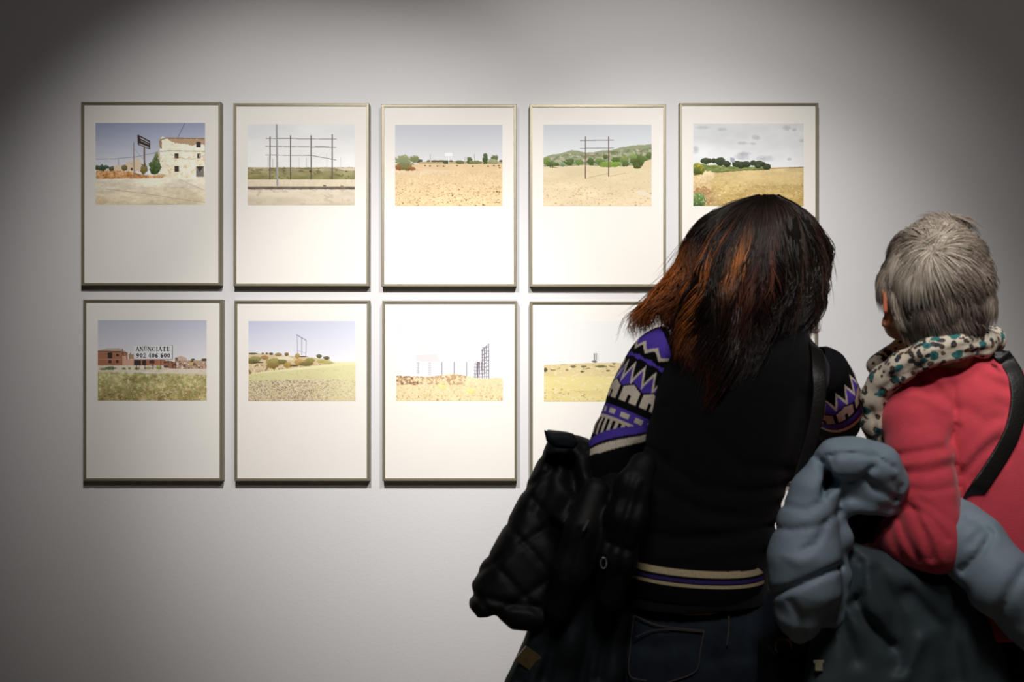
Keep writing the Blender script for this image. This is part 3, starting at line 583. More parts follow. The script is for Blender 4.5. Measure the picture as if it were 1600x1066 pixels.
for (fx0, fx1, fy0, fy1), (qx0, qx1, qy0, qy1), fn, lab in FR:
    a = W(fx0, fy1, YF); b = W(fx1, fy0, YF); x0, z0, x1, z1 = a[0], a[2], b[0], b[2]
    rt = empty('framed_print', ((x0+x1)/2, WALL_Y, z0), lab, 'framed photo', 'framed landscape photographs on the wall')
    yb, yfz, rw = WALL_Y-.0005, YF, .0098
    # four mitred rails, each with a front face, a stepped inner lip and sides
    cor = [(x0,z0),(x1,z0),(x1,z1),(x0,z1)]
    inw = [(1,1),(-1,1),(-1,-1),(1,-1)]
    prof = [(0, yb), (0, yfz+.0015), (.0015, yfz), (.0062, yfz), (.0066, yfz+.003), (rw, yfz+.003), (rw, yb)]
    for i in range(4):
        j = (i+1) % 4; V = []
        for (cx, cz), (ix, iz) in ((cor[i], inw[i]), (cor[j], inw[j])):
            for o_, y_ in prof: V.append((cx+ix*o_, y_, cz+iz*o_))
        m = len(prof); F = [[k, (k+1) % m, m+(k+1) % m, m+k] for k in range(m)]
        F += [[0,1,5,6],[1,2,3,4],[1,4,5,5]][:2]+[[m+6,m+5,m+1,m],[m+4,m+3,m+2,m+1]]
        mesh_obj('rail', np.array(V), np.array(F)[:, ::-1], frame_m, rt, smooth=False)
    v, f = box((x0+rw*.9, YF+.007, z0+rw*.9), (x1-rw*.9, YF+.010, z1-rw*.9))
    mesh_obj('mount_board', v, f, mat_m, rt, smooth=False)
    ym = YF+.0064
    a = W(qx0, qy1, ym); b = W(qx1, qy0, ym)
    p, ms = fn(); C = p.final(); C = lin(C)/lin(ms)*np.array([.735, .72, .70])
    C = np.clip(C, 0, .93)
    ny, nx = C.shape[:2]; gx = np.linspace(a[0], b[0], nx); gz = np.linspace(b[2], a[2], ny)
    GX, GZ = np.meshgrid(gx, gz); V = np.stack([GX, np.full_like(GX, ym), GZ], -1).reshape(-1, 3)
    i = np.arange(ny-1)[:, None]*nx; j = np.arange(nx-1)[None]
    F = np.stack([i+j, i+nx+j, i+nx+j+1, i+j+1], -1).reshape(-1, 4)
    mesh_obj('photograph', V, F, print_m, rt, smooth=False, colors=C.reshape(-1, 3))

# ---------------------------------------------------------------- materials of the people and their things
skin_m = mat('skin', None, .5, .35, bump=.12, bscale=300, attr='Col')
knit_b = mat('black_knit', (17, 17, 20), .92, .12, bump=.5, bscale=420, var=.15, vscale=60, sheen=.08)
knit_p = mat('patterned_knit', None, .92, .12, bump=.5, bscale=420, attr='Col', var=.12, vscale=300)
denim_m = mat('dark_denim', (30, 38, 48), .85, .2, bump=.4, bscale=500, var=.3, vscale=30)
stitch_m = mat('denim_stitching', (78, 68, 64), .8)
coat_b = mat('black_nylon', (15, 15, 17), .62, .25, bump=.25, bscale=60, var=.15, vscale=25)
lining_m = mat('dark_lining', (24, 30, 34), .7, .2, bump=.2, bscale=50, var=.2, vscale=20)
leather_m = mat('black_leather', (20, 19, 19), .45, .4, bump=.3, bscale=250)
brass_m = mat('aged_brass', (150, 132, 96), .4, .5, metal=.8, var=.15, vscale=90)
silver_m = mat('silver_metal', (190, 190, 190), .3, .5, metal=.8)
coral_m = mat('coral_wool', (208, 72, 86), .9, .15, bump=.4, bscale=500, var=.06, vscale=50, sheen=.2)
puff_m = mat('blue_grey_nylon', (136, 155, 170), .6, .35, bump=.25, bscale=45, var=.06, vscale=14)
puff_l = mat('dark_teal_lining', (66, 78, 84), .6, .3, bump=.25, bscale=45, var=.1, vscale=10)
puff_d = mat('dark_jacket_lining', (26, 28, 32), .8, .2, var=.2, vscale=20)
hair_m = mat('hair_strands', None, .32, .6, attr='Col')
grey_m = mat('grey_hair_strands', None, .5, .45, attr='Col')
trouser_m = mat('black_trousers', (18, 18, 20), .85, .2, bump=.3, bscale=300, var=.1)
shoe_m = mat('black_shoe_leather', (22, 20, 20), .45, .4)
tag_m = mat('woven_label', (176, 168, 140), .8, .2, var=.2, vscale=200)

def scarf_material():
    m = bpy.data.materials.new('printed_scarf_cotton'); m.use_nodes = True
    nt = m.node_tree; N = nt.nodes; L = nt.links; b = N['Principled BSDF']; b.inputs['Roughness'].default_value = .9; b.inputs['Specular IOR Level'].default_value = .1
    tc = N.new('ShaderNodeTexCoord')
    def ramp(src, stops, interp='CONSTANT'):
        r = N.new('ShaderNodeValToRGB'); r.color_ramp.interpolation = interp
        while len(r.color_ramp.elements) < len(stops): r.color_ramp.elements.new(.5)
        for e, (p, c) in zip(r.color_ramp.elements, stops): e.position = p; e.color = tuple(lin(c))+(1,)
        L.new(src, r.inputs[0]); return r.outputs[0]
    def warp(scale, amt):
        n = N.new('ShaderNodeTexNoise'); n.inputs['Scale'].default_value = scale; L.new(tc.outputs['Object'], n.inputs['Vector'])
        v = N.new('ShaderNodeVectorMath'); v.operation = 'MULTIPLY_ADD'; v.inputs[1].default_value = (amt,)*3
        L.new(n.outputs['Color'], v.inputs[0]); L.new(tc.outputs['Object'], v.inputs[2]); return v.outputs[0]
    col = None
    w1 = warp(60, .012)
    base = N.new('ShaderNodeRGB'); base.outputs[0].default_value = tuple(lin((206, 196, 178)))+(1,); col = base.outputs[0]
    for sc, th, c1, c2, seed in [(95, .42, (78, 62, 56), (116, 84, 66), .0), (66, .36, (54, 60, 66), (92, 70, 64), .31), (48, .36, (56, 112, 112), (48, 84, 90), .77)]:
        v = N.new('ShaderNodeTexVoronoi'); v.inputs['Scale'].default_value = sc
        ad = N.new('ShaderNodeVectorMath'); ad.operation = 'ADD'; ad.inputs[1].default_value = (seed, seed*2, seed*3)
        L.new(w1, ad.inputs[0]); L.new(ad.outputs[0], v.inputs['Vector'])
        mask = ramp(v.outputs['Distance'], [(0, (255, 255, 255)), (th, (0, 0, 0))])
        ring = ramp(v.outputs['Distance'], [(0, c2), (th*.5, c1)])
        sel = ramp(v.outputs['Color'], [(0, (0, 0, 0)), (.34 if sc > 50 else .44, (255, 255, 255))])
        mm = N.new('ShaderNodeMath'); mm.operation = 'MULTIPLY'; L.new(mask, mm.inputs[0]); L.new(sel, mm.inputs[1])
        mx = N.new('ShaderNodeMixRGB'); L.new(mm.outputs[0], mx.inputs[0]); L.new(col, mx.inputs[1]); L.new(ring, mx.inputs[2]); col = mx.outputs[0]
    L.new(col, b.inputs['Base Color'])
    n = N.new('ShaderNodeTexNoise'); n.inputs['Scale'].default_value = 120; L.new(tc.outputs['Object'], n.inputs['Vector'])
    bp = N.new('ShaderNodeBump'); bp.inputs['Strength'].default_value = .4; bp.inputs['Distance'].default_value = .002
    L.new(n.outputs['Fac'], bp.inputs['Height']); L.new(bp.outputs['Normal'], b.inputs['Normal'])
    return m
scarf_m = scarf_material()

def hand(f, wr, d, up, side, k=.006):
    """palm, four bent fingers and a thumb from the wrist wr along d; side = +1/-1 puts the thumb"""
    d = Vector(d).normalized(); up = Vector(up); up = (up-up.dot(d)*d).normalized(); s = d.cross(up)*side; wr = Vector(wr)
    pc = wr+d*.05
    f.chain([wr-d*.03, wr, wr+d*.02], [.026, .025, .024], k)
    for q in (-.027, -.009, .009, .027): f.cone(wr+s*q*.6, wr+d*.085+s*q, .016, .0125, k)
    for q, l in ((-.031, .058), (-.0105, .072), (.0105, .076), (.031, .068)):
        a = wr+d*.085+s*q; b = a+(d*.8-up*.45)*l*.5; c = b+(d*.35-up*.85)*l*.32; e = c+(-d*.25-up*.75)*l*.26
        f.chain([a, b, c, e], [.0105, .0095, .0088, .0075], .002)
    a = wr+d*.02+s*.025; b = a+d*.035+s*.028-up*.012; c = b+d*.03+s*.004-up*.016
    f.chain([a, b, c], [.015, .012, .0095], .004)

def shoe(parent, ankle, fwd):
    f = Field((ankle[0]-.09, ankle[1]-.12, -.01), (ankle[0]+.09, ankle[1]+.24, .14), .006)
    a = Vector((ankle[0], ankle[1], 0)); fw = Vector(fwd).normalized()
    f.cone(a+Vector((0, 0, .05))-fw*.03, a+Vector((0, 0, .038))+fw*.15, .045, .036, .01)
    f.cone(a+Vector((0, 0, .06)), a+Vector((0, 0, .115)), .05, .043, .02)
    f.cone(a+Vector((0, 0, .025))-fw*.04, a+Vector((0, 0, .022))+fw*.18, .036, .03, .01)
    f.put(lambda X, Y, Z: .004-Z+0*X+0*Y, (ankle[0]-.1, ankle[1]-.15, -.01), (ankle[0]+.1, ankle[1]+.25, .004), 0, 's') if False else None
    V, F = f.net(); V[:, 2] = np.maximum(V[:, 2], .001)
    mesh_obj('shoe', V, F, shoe_m, parent)

def face(f, c, fwd, side, sc=1., k=.008):
    """nose, brow, lips, chin and ears on a head centred at c that looks along fwd; returns the painter of its colours"""
    c = Vector(c); fwd = Vector(fwd).normalized(); sd = Vector((0, 0, 1)).cross(fwd).normalized(); up = Vector((0, 0, 1))
    L = lambda a, b, h: c+fwd*a*sc+sd*b*sc+up*h*sc
    f.cone(L(.086, 0, .012), L(.104, 0, -.026), .009, .013, .010)           # nose
    f.cone(L(.098, -.011, -.032), L(.098, .011, -.032), .007, .007, .006)
    for q in (-1, 1):
        f.ell(L(.091, q*.031, .006), (.015, .011, .011), .008, 's')         # eye socket
        f.ell(L(.0815, q*.031, .006), (.0125, .0125, .0115), .002)           # eye
        f.cone(L(.088, q*.014, .026), L(.080, q*.046, .025), .007, .006, .010)
        f.ell(L(.066, q*.045, -.022), (.022, .022, .022), .02)              # cheek
    f.cone(L(.090, -.019, -.052), L(.090, .019, -.052), .0055, .0055, .004)
    f.cone(L(.089, -.015, -.061), L(.089, .015, -.061), .0065, .0065, .004)
    f.ell(L(.070, 0, -.088), (.026, .026, .022), .02)                       # chin
    for q in (-1, 1):                                                       # ears
        e = L(-.004, q*.074, -.004)
        f.cone(e+up*.024-fwd*.008, e-up*.016, .012, .009, .006)
        f.ell(e+sd*q*.008+up*.004, (.006, .006, .016), .003, 's')
        f.cone(e+up*.024-fwd*.016+sd*q*.006, e-up*.006-fwd*.016+sd*q*.007, .0055, .005, .003)
        f.cone(e+up*.026-fwd*.012+sd*q*.007, e+up*.024+fwd*.008+sd*q*.004, .0055, .0045, .003)
        f.ell(e-up*.024+sd*q*.004, (.007, .007, .008), .004)
    def paint(V, base, lip, brow):
        C = np.tile(lin(base), (len(V), 1)); P = V-np.array(c)
        a = P@np.array(fwd)/sc; b = P@np.array(sd)/sc; h = P[:, 2]/sc; fr = a > .05
        def mix(m, col, al=1.):
            m = (m*al)[:, None]; C[:] = C*(1-m)+lin(col)*m
        mix((fr & (((np.abs(b)-.0)/.024)**2+((h+.0565)/.011)**2 < 1)).astype(float), lip, .8)
        mix((fr & (np.abs(h-.029-.1*(.03-np.abs(np.abs(b)-.03))) < .0035) & (np.abs(np.abs(b)-.031) < .017)).astype(float), brow)
        ey = fr & (((np.abs(b)-.031)/.0125)**2+((h-.006)/.006)**2 < 1); mix(ey.astype(float), (232, 228, 222))
        mix((fr & ((np.abs(b)-.031)**2+(h-.006)**2 < .0052**2)).astype(float), (50, 34, 26))
        mix((fr & (np.abs(h-.0125) < .002) & (np.abs(np.abs(b)-.031) < .014)).astype(float), (50, 36, 30), .8)
        e = np.exp(-((np.abs(b)-.078)/.014)**2-((h)/.035)**2)*(np.abs(a) < .03); mix(np.clip(e, 0, 1), (186, 70, 44), .75)  # ear redness: light glowing through the ear, painted into the skin colour
        return C
    return paint

# ================================================================= the dark-haired woman
def xz(px, Y): return (px-800)/1600*Y
def zz(py, Y): return CAM_Z+(533-py)/1600*Y
Yb = 1.76
wom = empty('woman', (W(1110, 900, Yb)[0], Yb, 0), 'woman seen from behind with long dark auburn-streaked hair, black sweater and zigzag sleeves', 'person')
Hc = W(1190, 420, 1.80)
LS = W(1034, 582, 1.765); LE = W(945, 748, 1.775); LW = W(906, 760, 1.90)
RS = W(1264, 592, 1.775); RE = W(1305, 650, 1.90); RW = W(1262, 687, 2.04)
hipL = W(1045, 1090, 1.77); hipR = W(1170, 1090, 1.77)
f = Field((.08, 1.50, -.0), (.78, 2.34, 1.70), .0052)
hc = np.array(Hc)
f.ell(hc+[0, -.005, .018], (.076, .094, .098), .01); f.ell(hc+[0, .022, -.045], (.060, .066, .074), .03)
pw = face(f, hc+np.array([0, 0, -.008]), (.10, 1, -.10), 0, 1.)
f.chain([hc+[0, -.01, -.06], hc+[-.005, -.03, -.15], hc+[-.005, -.035, -.19]], [.054, .052, .06], .02)
rows = [(526,1095,1250,.05),(536,1058,1272,.07),(550,1030,1290,.088),(570,1022,1300,.098),(600,1012,1296,.106),(640,1004,1282,.108),(680,998,1268,.108),(720,992,1256,.107),(745,985,1246,.106),(765,980,1234,.105),(788,976,1221,.104),(802,974,1227,.104),(818,972,1216,.104),(832,970,1219,.103),(855,968,1211,.103),(885,966,1203,.104),(912,965,1204,.108),(938,962,1208,.112)]
jr = [(918,972,1214,.096),(945,958,1228,.105),(975,950,1244,.118),(1010,944,1256,.126),(1066,940,1262,.13),(1100,942,1258,.125),(1130,950,1250,.115)]
tw = [(zz(p+10, 1.74), xz(a+20, 1.74), xz(b-22, 1.74), 1.765, t-.016) for p, a, b, t in rows]+[(zz(p, 1.74), xz(a+12, 1.74), xz(b-12, 1.74), 1.772, t-.013) for p, a, b, t in jr[2:]]
f.loft(tw, .02)
for S, E, H, sd in ((LS, LE, LW, 1), (RS, RE, RW, -1)):
    f.chain([S, (np.array(S)+E)/2, E, (np.array(E)+H)/2, H], [.038, .036, .031, .030, .024], .008)
    dv = np.array(H)-np.array(E); hand(f, H, dv, (0, 0, 1), sd)
for hp in (hipL, hipR):
    x = hp[0]; f.chain([(x, 1.77, .86), (x, 1.765, .50), (x, 1.75, .28), (x, 1.77, .09)], [.085, .056, .048, .034], .012)
    f.cone((x, 1.77, .06), (x, 1.88, .035), .032, .026, .01)
V, F = f.net()
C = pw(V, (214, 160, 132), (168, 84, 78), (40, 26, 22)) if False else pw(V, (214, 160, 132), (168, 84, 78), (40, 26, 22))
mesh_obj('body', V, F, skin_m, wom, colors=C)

# sweater body
f = Field((.05, 1.58, .90), (.66, 1.95, 1.50), .0042)
f.loft([(zz(p, 1.74), xz(a, 1.74), xz(b, 1.74), 1.765, t) for p, a, b, t in rows], .012)
f.chain([W(1150,545,1.76), W(1180,528,1.765), W(1215,545,1.76)], [.05,.062,.05], .03)   # collar
for pl, wd, dp in [([(1010,700),(1090,760),(1170,770),(1235,760)],.010,.004),([(1020,760),(1100,800),(1180,812),(1222,806)],.009,.004),([(990,830),(1060,842),(1140,838),(1215,822)],.009,.004),([(1000,790),(1060,815),(1120,825)],.009,-.003),([(985,870),(1080,868),(1200,850)],.012,-.003),([(1040,640),(1052,700),(1040,760)],.012,.004),([(1255,620),(1240,690),(1225,750)],.012,.004),([(1120,690),(1160,730),(1230,735)],.011,.003)]:
    f.crease(pl, wd, dp, 1.58, 1.78)
f.noise(14, .0022, 3, (1, 1, 1.5))
V, F = f.net(); sweater = mesh_obj('sweater', V, F, knit_b, wom)
# hem rib with stripes (fine ring)
n, m = 60, 220
zt = zz(880, 1.66); zb = zz(941, 1.66); hemC = np.zeros((n*m, 3)); th = np.linspace(0, 2*np.pi, m, endpoint=False)
cx = (xz(972, 1.7)+xz(1206, 1.7))/2-.004; ax = .1275; by = .1115
V = []; blk = lin((16, 16, 19)); cre = lin((198, 182, 148)); pur = lin((62, 46, 112))
for i in range(n):
    t = i/(n-1); z = zt+(zb-zt)*t
    bul = .004*math.sin(math.pi*t)
    sag = -.008*np.cos((th+np.pi/2)) * 0
    x = cx+(ax+bul+.001*t)*np.sign(np.cos(th))*np.abs(np.cos(th))**.87; y = 1.765+(by+bul)*np.sign(np.sin(th))*np.abs(np.sin(th))**.87
    zz_ = z-.010*(np.clip((x-cx)/ax, -1, 1)*.75)-.004*(1-((x-cx)/ax)**2)
    V.append(np.stack([x, y, zz_], -1))
    hy = t*61+0*th
    wav = 1.2*smoothnoise((np.cos(th)*2, np.sin(th)*2, th*0), 1.5, 9)
    row = np.where(((hy > 7+wav) & (hy < 17+wav*.4))[:, None], cre, np.where(((hy > 21) & (hy < 26.5))[:, None], pur, np.where(((hy > 28) & (hy < 34))[:, None], cre*1.05, blk)))
    hemC[i*m:(i+1)*m] = row
V = np.concatenate(V); i = np.arange(n-1)[:, None]*m; j = np.arange(m)[None]; j2 = (j+1) % m
F = np.stack([i+j, i+m+j, i+m+j2, i+j2], -1).reshape(-1, 4)
hem = mesh_obj('striped_hem', V, F, knit_p, sweater, colors=hemC)

# sleeves with the zigzag pattern knitted round the arm
PUR = lin((96, 74, 196)); CRE = lin((238, 226, 210)); BLK = lin((18, 18, 22))
def tri(x): return 1-2*np.abs((x % 1)-.5)
def knit_pattern(s, th, endL, endR, off=0., blackto=0):
    """s in pixels of the photograph down the arm, th round it (0 = outer edge)"""
    a = np.abs(((th+np.pi) % (2*np.pi))-np.pi)/np.pi        # 0 outer .. 1 inner
    u = th/(2*np.pi)                                      # whole turns
    s = s-off; C = np.tile(BLK, (len(s), 1))
    def put(m, c): C[m] = c
    z1 = 17+10*tri(u*11+.2)
    put((s > 2) & (s < z1-1), PUR); put((s >= z1-3) & (s < z1+3), CRE)
    loz = 1.6+2.4*tri(u*12)**1.5; put(np.abs(s-38) < loz, PUR)
    top = 45+25*tri(u*15)                                  # spikes
    put(s > top, CRE); top2 = top+8+2*tri(u*15); put(s > top2, PUR)
    low = 76+9*tri(u*8+.5); put(s > low-1.5, BLK); put(s > low+1.5, CRE)
    slot = (np.abs((u*8) % 1-.0) < .09) | (np.abs((u*8) % 1-1.) < .09)
    put((s > 84) & slot, BLK); put((s > 93) & (np.abs((u*8) % 1-.5) < .07), BLK); put(s > 105, BLK)
    put(s > 117, PUR); sq = (np.abs((u*12) % 1-.5) < .3) & (s > 121) & (s < 130); put(sq, CRE)
    put(s > 135, CRE); put(s > 141, BLK); put((s > 141) & (s < 168) & ((u*26 % 1) < .42), CRE)
    e = endL+(endR-endL)*a
    if blackto: put(s < blackto, BLK)
    put(s > e-32, PUR); put(s > e-17, BLK); put(s > e-12, CRE); put(s > e, BLK)
    return C
def sleeve(path, rad, top_px, endL, endR, scale, off, parent, name='sleeve', sy=1., ref=(-1, 0, 0), folds=0., blackto=0):
    V, F, s, th, B = tube_grid(path, rad, 300, 260, ref, sy)
    c = knit_pattern(s/scale-top_px, th, endL, endR, off, blackto)
    # creases of the cloth
    N = V-np.repeat(catmull(path, 300), 260, axis=0); N /= np.linalg.norm(N, axis=1)[:, None]+1e-9
    V = V+N*(.0022*smoothnoise((V[:, 0], V[:, 1], V[:, 2]), 28, 5)+folds*smoothnoise((s, th*.02, s*0), 40, 6))[:, None]
    return mesh_obj(name, V, F, knit_p, parent, colors=c)
px1 = 1.75/1600
lp = [W(1052,548,1.765), W(1034,556,1.765), W(1006,600,1.76), W(982,655,1.755), W(958,712,1.75), W(944,748,1.76), W(925,765,1.82), W(905,762,1.90), W(895,752,1.965)]
sleeve(lp, [.040,.048,.050,.047,.046,.046,.046,.042,.034], 8, 212, 132, px1, 0, sweater, folds=.0015)
rp = [W(1262,572,1.77), W(1278,585,1.775), W(1296,615,1.81), W(1305,640,1.86), W(1302,662,1.93), W(1275,684,2.01), W(1240,690,2.08)]
sleeve(rp, [.040,.052,.052,.048,.044,.038,.032], 0, 150, 130, px1, -14, sweater, ref=(1, 0, 0), folds=.0015, blackto=43)

# jeans
f = Field((.03, 1.58, .03), (.66, 1.98, 1.06), .0056)
f.loft([(zz(p, 1.74), xz(a, 1.74), xz(b, 1.74), 1.772, t) for p, a, b, t in jr], .02)
for hp in (hipL, hipR):
    x = hp[0]; f.chain([(x, 1.775, .80), (x, 1.77, .50), (x, 1.755, .28), (x, 1.775, .08)], [.098, .068, .062, .058], .02)
f.crease([(1139,990),(1136,1040),(1138,1120)], .012, .006, 1.58, 1.76)
for pl in [[(960,1000),(1020,1012),(1080,1004)],[(1110,1030),(1180,1024),(1240,1040)],[(985,950),(1060,958),(1120,956)]]: f.crease(pl, .01, .003, 1.58, 1.78)
f.noise(22, .002, 8)
V, F = f.net(); jeans = mesh_obj('jeans', V, F, denim_m, wom)
def on_surface(V, px, py, y0=1.5):
    """nearest-to-viewer depth of a mesh at a picture point"""
    u = (V[:, 0]/V[:, 1]*1600+800-px)**2+(533-(V[:, 2]-CAM_Z)/V[:, 1]*1600-py)**2
    i = np.argsort(u)[:40]; return V[i, 1].min()
def seam(name, V, pts, r, m, parent, n=30, up=.0005):
    P = catmull([(a, b, 0) for a, b in pts], n); Q = [W(a, b, on_surface(V, a, b)-up) for a, b, _ in P]
    v, ff = simple_tube(Q, r, n, 6); return mesh_obj(name, v, ff, m, parent)
seam('pocket_seam', V, [(991,962),(1030,978),(1100,986)], .0011, stitch_m, jeans); seam('pocket_seam', V, [(991,962),(985,1010),(984,1055),(1010,1064)], .0011, stitch_m, jeans)
seam('pocket_seam', V, [(992,996),(1030,984),(1100,988)], .0009, stitch_m, jeans); seam('pocket_seam', V, [(1100,986),(1094,1020),(1086,1050),(1040,1068)], .0011, stitch_m, jeans)
seam('centre_seam', V, [(1137,948),(1139,975),(1136,1010)], .0014, stitch_m, jeans)
for hp in (hipL, hipR): shoe(wom, (hp[0], 1.775), (0, 1, 0))

# hair: a dark under-mass and locks of strands that fall from the crown
GB = [[(1185,309),(1130,327),(1092,350),(1072,385),(1050,425),(1028,455),(1003,480),(986,500),(984,530)],
 [(1188,309),(1140,328),(1102,358),(1084,398),(1068,438),(1042,468),(1014,490),(1000,516)],
 [(1190,309),(1152,330),(1120,362),(1100,402),(1082,440),(1074,476),(1084,502),(1112,522)],
 [(1192,309),(1160,331),(1130,368),(1108,408),(1090,445),(1074,488),(1058,525),(1046,560)],
 [(1193,309),(1165,332),(1140,372),(1120,415),(1106,460),(1092,510),(1082,560),(1090,610)],
 [(1195,308),(1180,336),(1165,382),(1148,430),(1132,470),(1116,530),(1108,590),(1098,640)],
 [(1197,308),(1190,340),(1182,390),(1168,440),(1156,490),(1146,550),(1130,610),(1114,650)],
 [(1200,308),(1204,340),(1202,395),(1194,445),(1184,500),(1176,550),(1160,596)],
 [(1205,308),(1220,336),(1226,390),(1222,450),(1212,505),(1204,552)],
 [(1208,308),(1240,332),(1252,390),(1250,450),(1240,505),(1232,545)],
 [(1212,309),(1256,335),(1276,378),(1277,440),(1264,490),(1254,538)],
 [(1215,309),(1264,337),(1286,372),(1291,408),(1284,450),(1270,490),(1263,526)]]
def guide3(g, k, n=22):
    u = math.pi*max(k-(1 if k > 3 else 0)*.9, 0)/10.1; P = catmull([(a, b, 0) for a, b in g], n); out = []
    for i, (a, b, _) in enumerate(P):
        bb = np.interp(b, [305, 325, 350, 400, 450, 520, 560, 660], [.02, .065, .095, .125, .132, .125, .125, .13])
        Yc = np.interp(b, [305, 400, 520, 560], [1.775, 1.79, 1.785, 1.78]); out.append(W(a, b, Yc-bb*math.sin(u)**.8))
    return np.array(out)
GK = [guide3(g, k) for k, g in enumerate(GB)]
# far side of the head (towards the face), left open for the face itself
def far(g, dY, sx):
    P = catmull([(a, b, 0) for a, b in g], 22)
    return np.array([W(1188+(a-1188)*sx, b, np.interp(b, [305, 350, 420, 540], [1.785, 1.79+dY*.7, 1.79+dY, 1.79+dY*.9])) for a, b, _ in P])
GF0 = [far([(1185,309),(1130,327),(1092,352),(1080,390),(1068,430),(1052,470),(1045,510),(1050,548)], d, 1.) for d in (.035, .07)]
GF1 = [far([(1215,309),(1262,337),(1282,372),(1286,410),(1280,450),(1270,490),(1263,526)], d, 1.) for d in (.035, .07)]
ALL = [GF0[1], GF0[0]]+GK+[GF1[0], GF1[1]]
A = np.array(ALL)                                              # 15 guides x 22 points
f = Field((.24, 1.58, 1.26), (.60, 1.94, 1.68), .005)
f.ell(hc+[.0, -.004, .002], (.078, .086, .092), .01)
for g in A[2:14]:
    for i in range(5, 15, 2):
        m_ = np.array([hc[0], 1.79, 0.]); a_, b_ = [p_*np.array([.80, .80, 1])+m_*.20-np.array([0, 0, .006]) for p_ in (g[i], g[i+1])]; f.cone(a_, b_, .017, .016, .02)
for q in (-1, 1): f.ell(hc+[q*.072, .03, -.03], (.02, .05, .09), .02)
f.chain([W(1040,548,1.76), W(1085,520,1.75), W(1140,520,1.74), W(1220,520,1.75)], [.012,.028,.035,.03], .02)
V, F = f.net(); hair = mesh_obj('hair', V, F, mat('dark_hair_mass', (20, 15, 13), .55, .4, bump=.3, bscale=90), wom)
def lock_strands(N, seed, spread=1., rad=.0008, lo=.78, tmax=1., wave=.0075):
    r = np.random.default_rng(seed); K = 22; t = np.linspace(0, 1, K)
    ncl = 130; cu = r.uniform(0, len(A)-1.001, ncl); cph = r.uniform(0, 6.28, (ncl, 2)); ca = r.uniform(.4, 1.5, ncl); clen = r.uniform(.84, 1.04, ncl); clay = r.uniform(.0, 1., ncl)
    ci = r.integers(0, ncl, N); U = np.clip(cu[ci]+r.normal(0, .16, N)*spread, 0, len(A)-1.001)
    i = U.astype(int); fr = (U-i)[:, None, None]; P = A[i]*(1-fr)+A[i+1]*fr
    # thin the tips, vary the layer and wave the locks
    ln = np.clip(clen[ci]*r.uniform(lo, 1.02, N), .3, 1.0); idx = t[None]*ln[:, None]*(K-1); i0 = np.minimum(idx.astype(int), K-2); w_ = (idx-i0)[..., None]
    P = np.take_along_axis(P, i0[..., None], 1)*(1-w_)+np.take_along_axis(P, i0[..., None]+1, 1)*w_
    ctr = np.stack([np.full(P.shape[:2], hc[0]), np.full(P.shape[:2], 1.79), P[..., 2]], -1)
    lay = (.90+.115*(clay[ci]*.5+r.uniform(0, .5, N)))[:, None, None]
    P = ctr+(P-ctr)*(1-(1-lay)*np.clip(t*4, .25, 1)[None, :, None])
    ramp = np.clip(t*1.6-.25, 0, 1)[None]
    for a_, fq in ((0, 1.3), (1, 2.3)):
        P[..., 0] += wave*ca[ci][:, None]*ramp*np.sin(6.28*fq*t[None]+cph[ci, a_][:, None])
        P[..., 1] += wave*.7*ca[ci][:, None]*ramp*np.cos(6.28*fq*t[None]+cph[ci, 1-a_][:, None])
    P += r.normal(0, .0016, (N, 1, 3))+np.cumsum(r.normal(0, .0005, (N, K, 3)), axis=1)
    R = rad*np.clip(r.uniform(.7, 1.2, N), 0, 2)[:, None]*np.clip((1.02-t)*4, .15, 1)[None]
    # colour: near-black at the roots, copper dye in some locks towards the ends
    u = np.where(U > 5, U-3, U-2)[:, None]; T = (t[None]*ln[:, None]); s_ = r.uniform(.75, 1.3, (N, 1))
    g = lambda c, w2: np.exp(-((u-c)/w2)**2)
    cop = np.clip(g(.1, 1.0)*np.clip((T-.34)*4.5, 0, 1)*1.3, 0, 1)
    cop = np.maximum(cop, g(2.1, .34)*np.clip((T-.20)*6, 0, 1)*np.clip((1.0-T)*5, 0, 1)*1.0)
    org = g(3.9, .30)*np.exp(-((T-.40)/.11)**2)*1.1
    red = (g(5.0, .6)*.5)*np.exp(-((T-.50)/.14)**2)+g(6.2, .18)*np.exp(-((T-.46)/.14)**2)*.7+g(1.4, .5)*.3*np.clip(T*2-.6, 0, 1)+g(3.6, 1.3)*.35*np.clip(T*6-4.6, 0, 1)
    glint = g(6.3, 1.6)*np.exp(-((T-.22)/.09)**2)*.28+g(3., 2)*np.exp(-((T-.17)/.07)**2)*.2  # glossy highlights near the crown, painted into the strand colour
    kk = (r.random((N, 1)) < .8)*s_
    D = lin((30, 21, 18))
    C = D[None, None]*s_[..., None]
    C = C+(cop*kk)[..., None]*(lin((206, 118, 56))-D)+(org*kk)[..., None]*(lin((240, 150, 80))-D)+(red*kk)[..., None]*(lin((150, 88, 70))-D)+(glint*s_)[..., None]*lin((112, 96, 88))
    return P, R, np.clip(C, 0, 1)
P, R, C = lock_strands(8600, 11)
V, F, C = strands(P, R, C); o = mesh_obj('hair_locks', V, F, hair_m, hair, colors=C); o['kind'] = 'stuff'
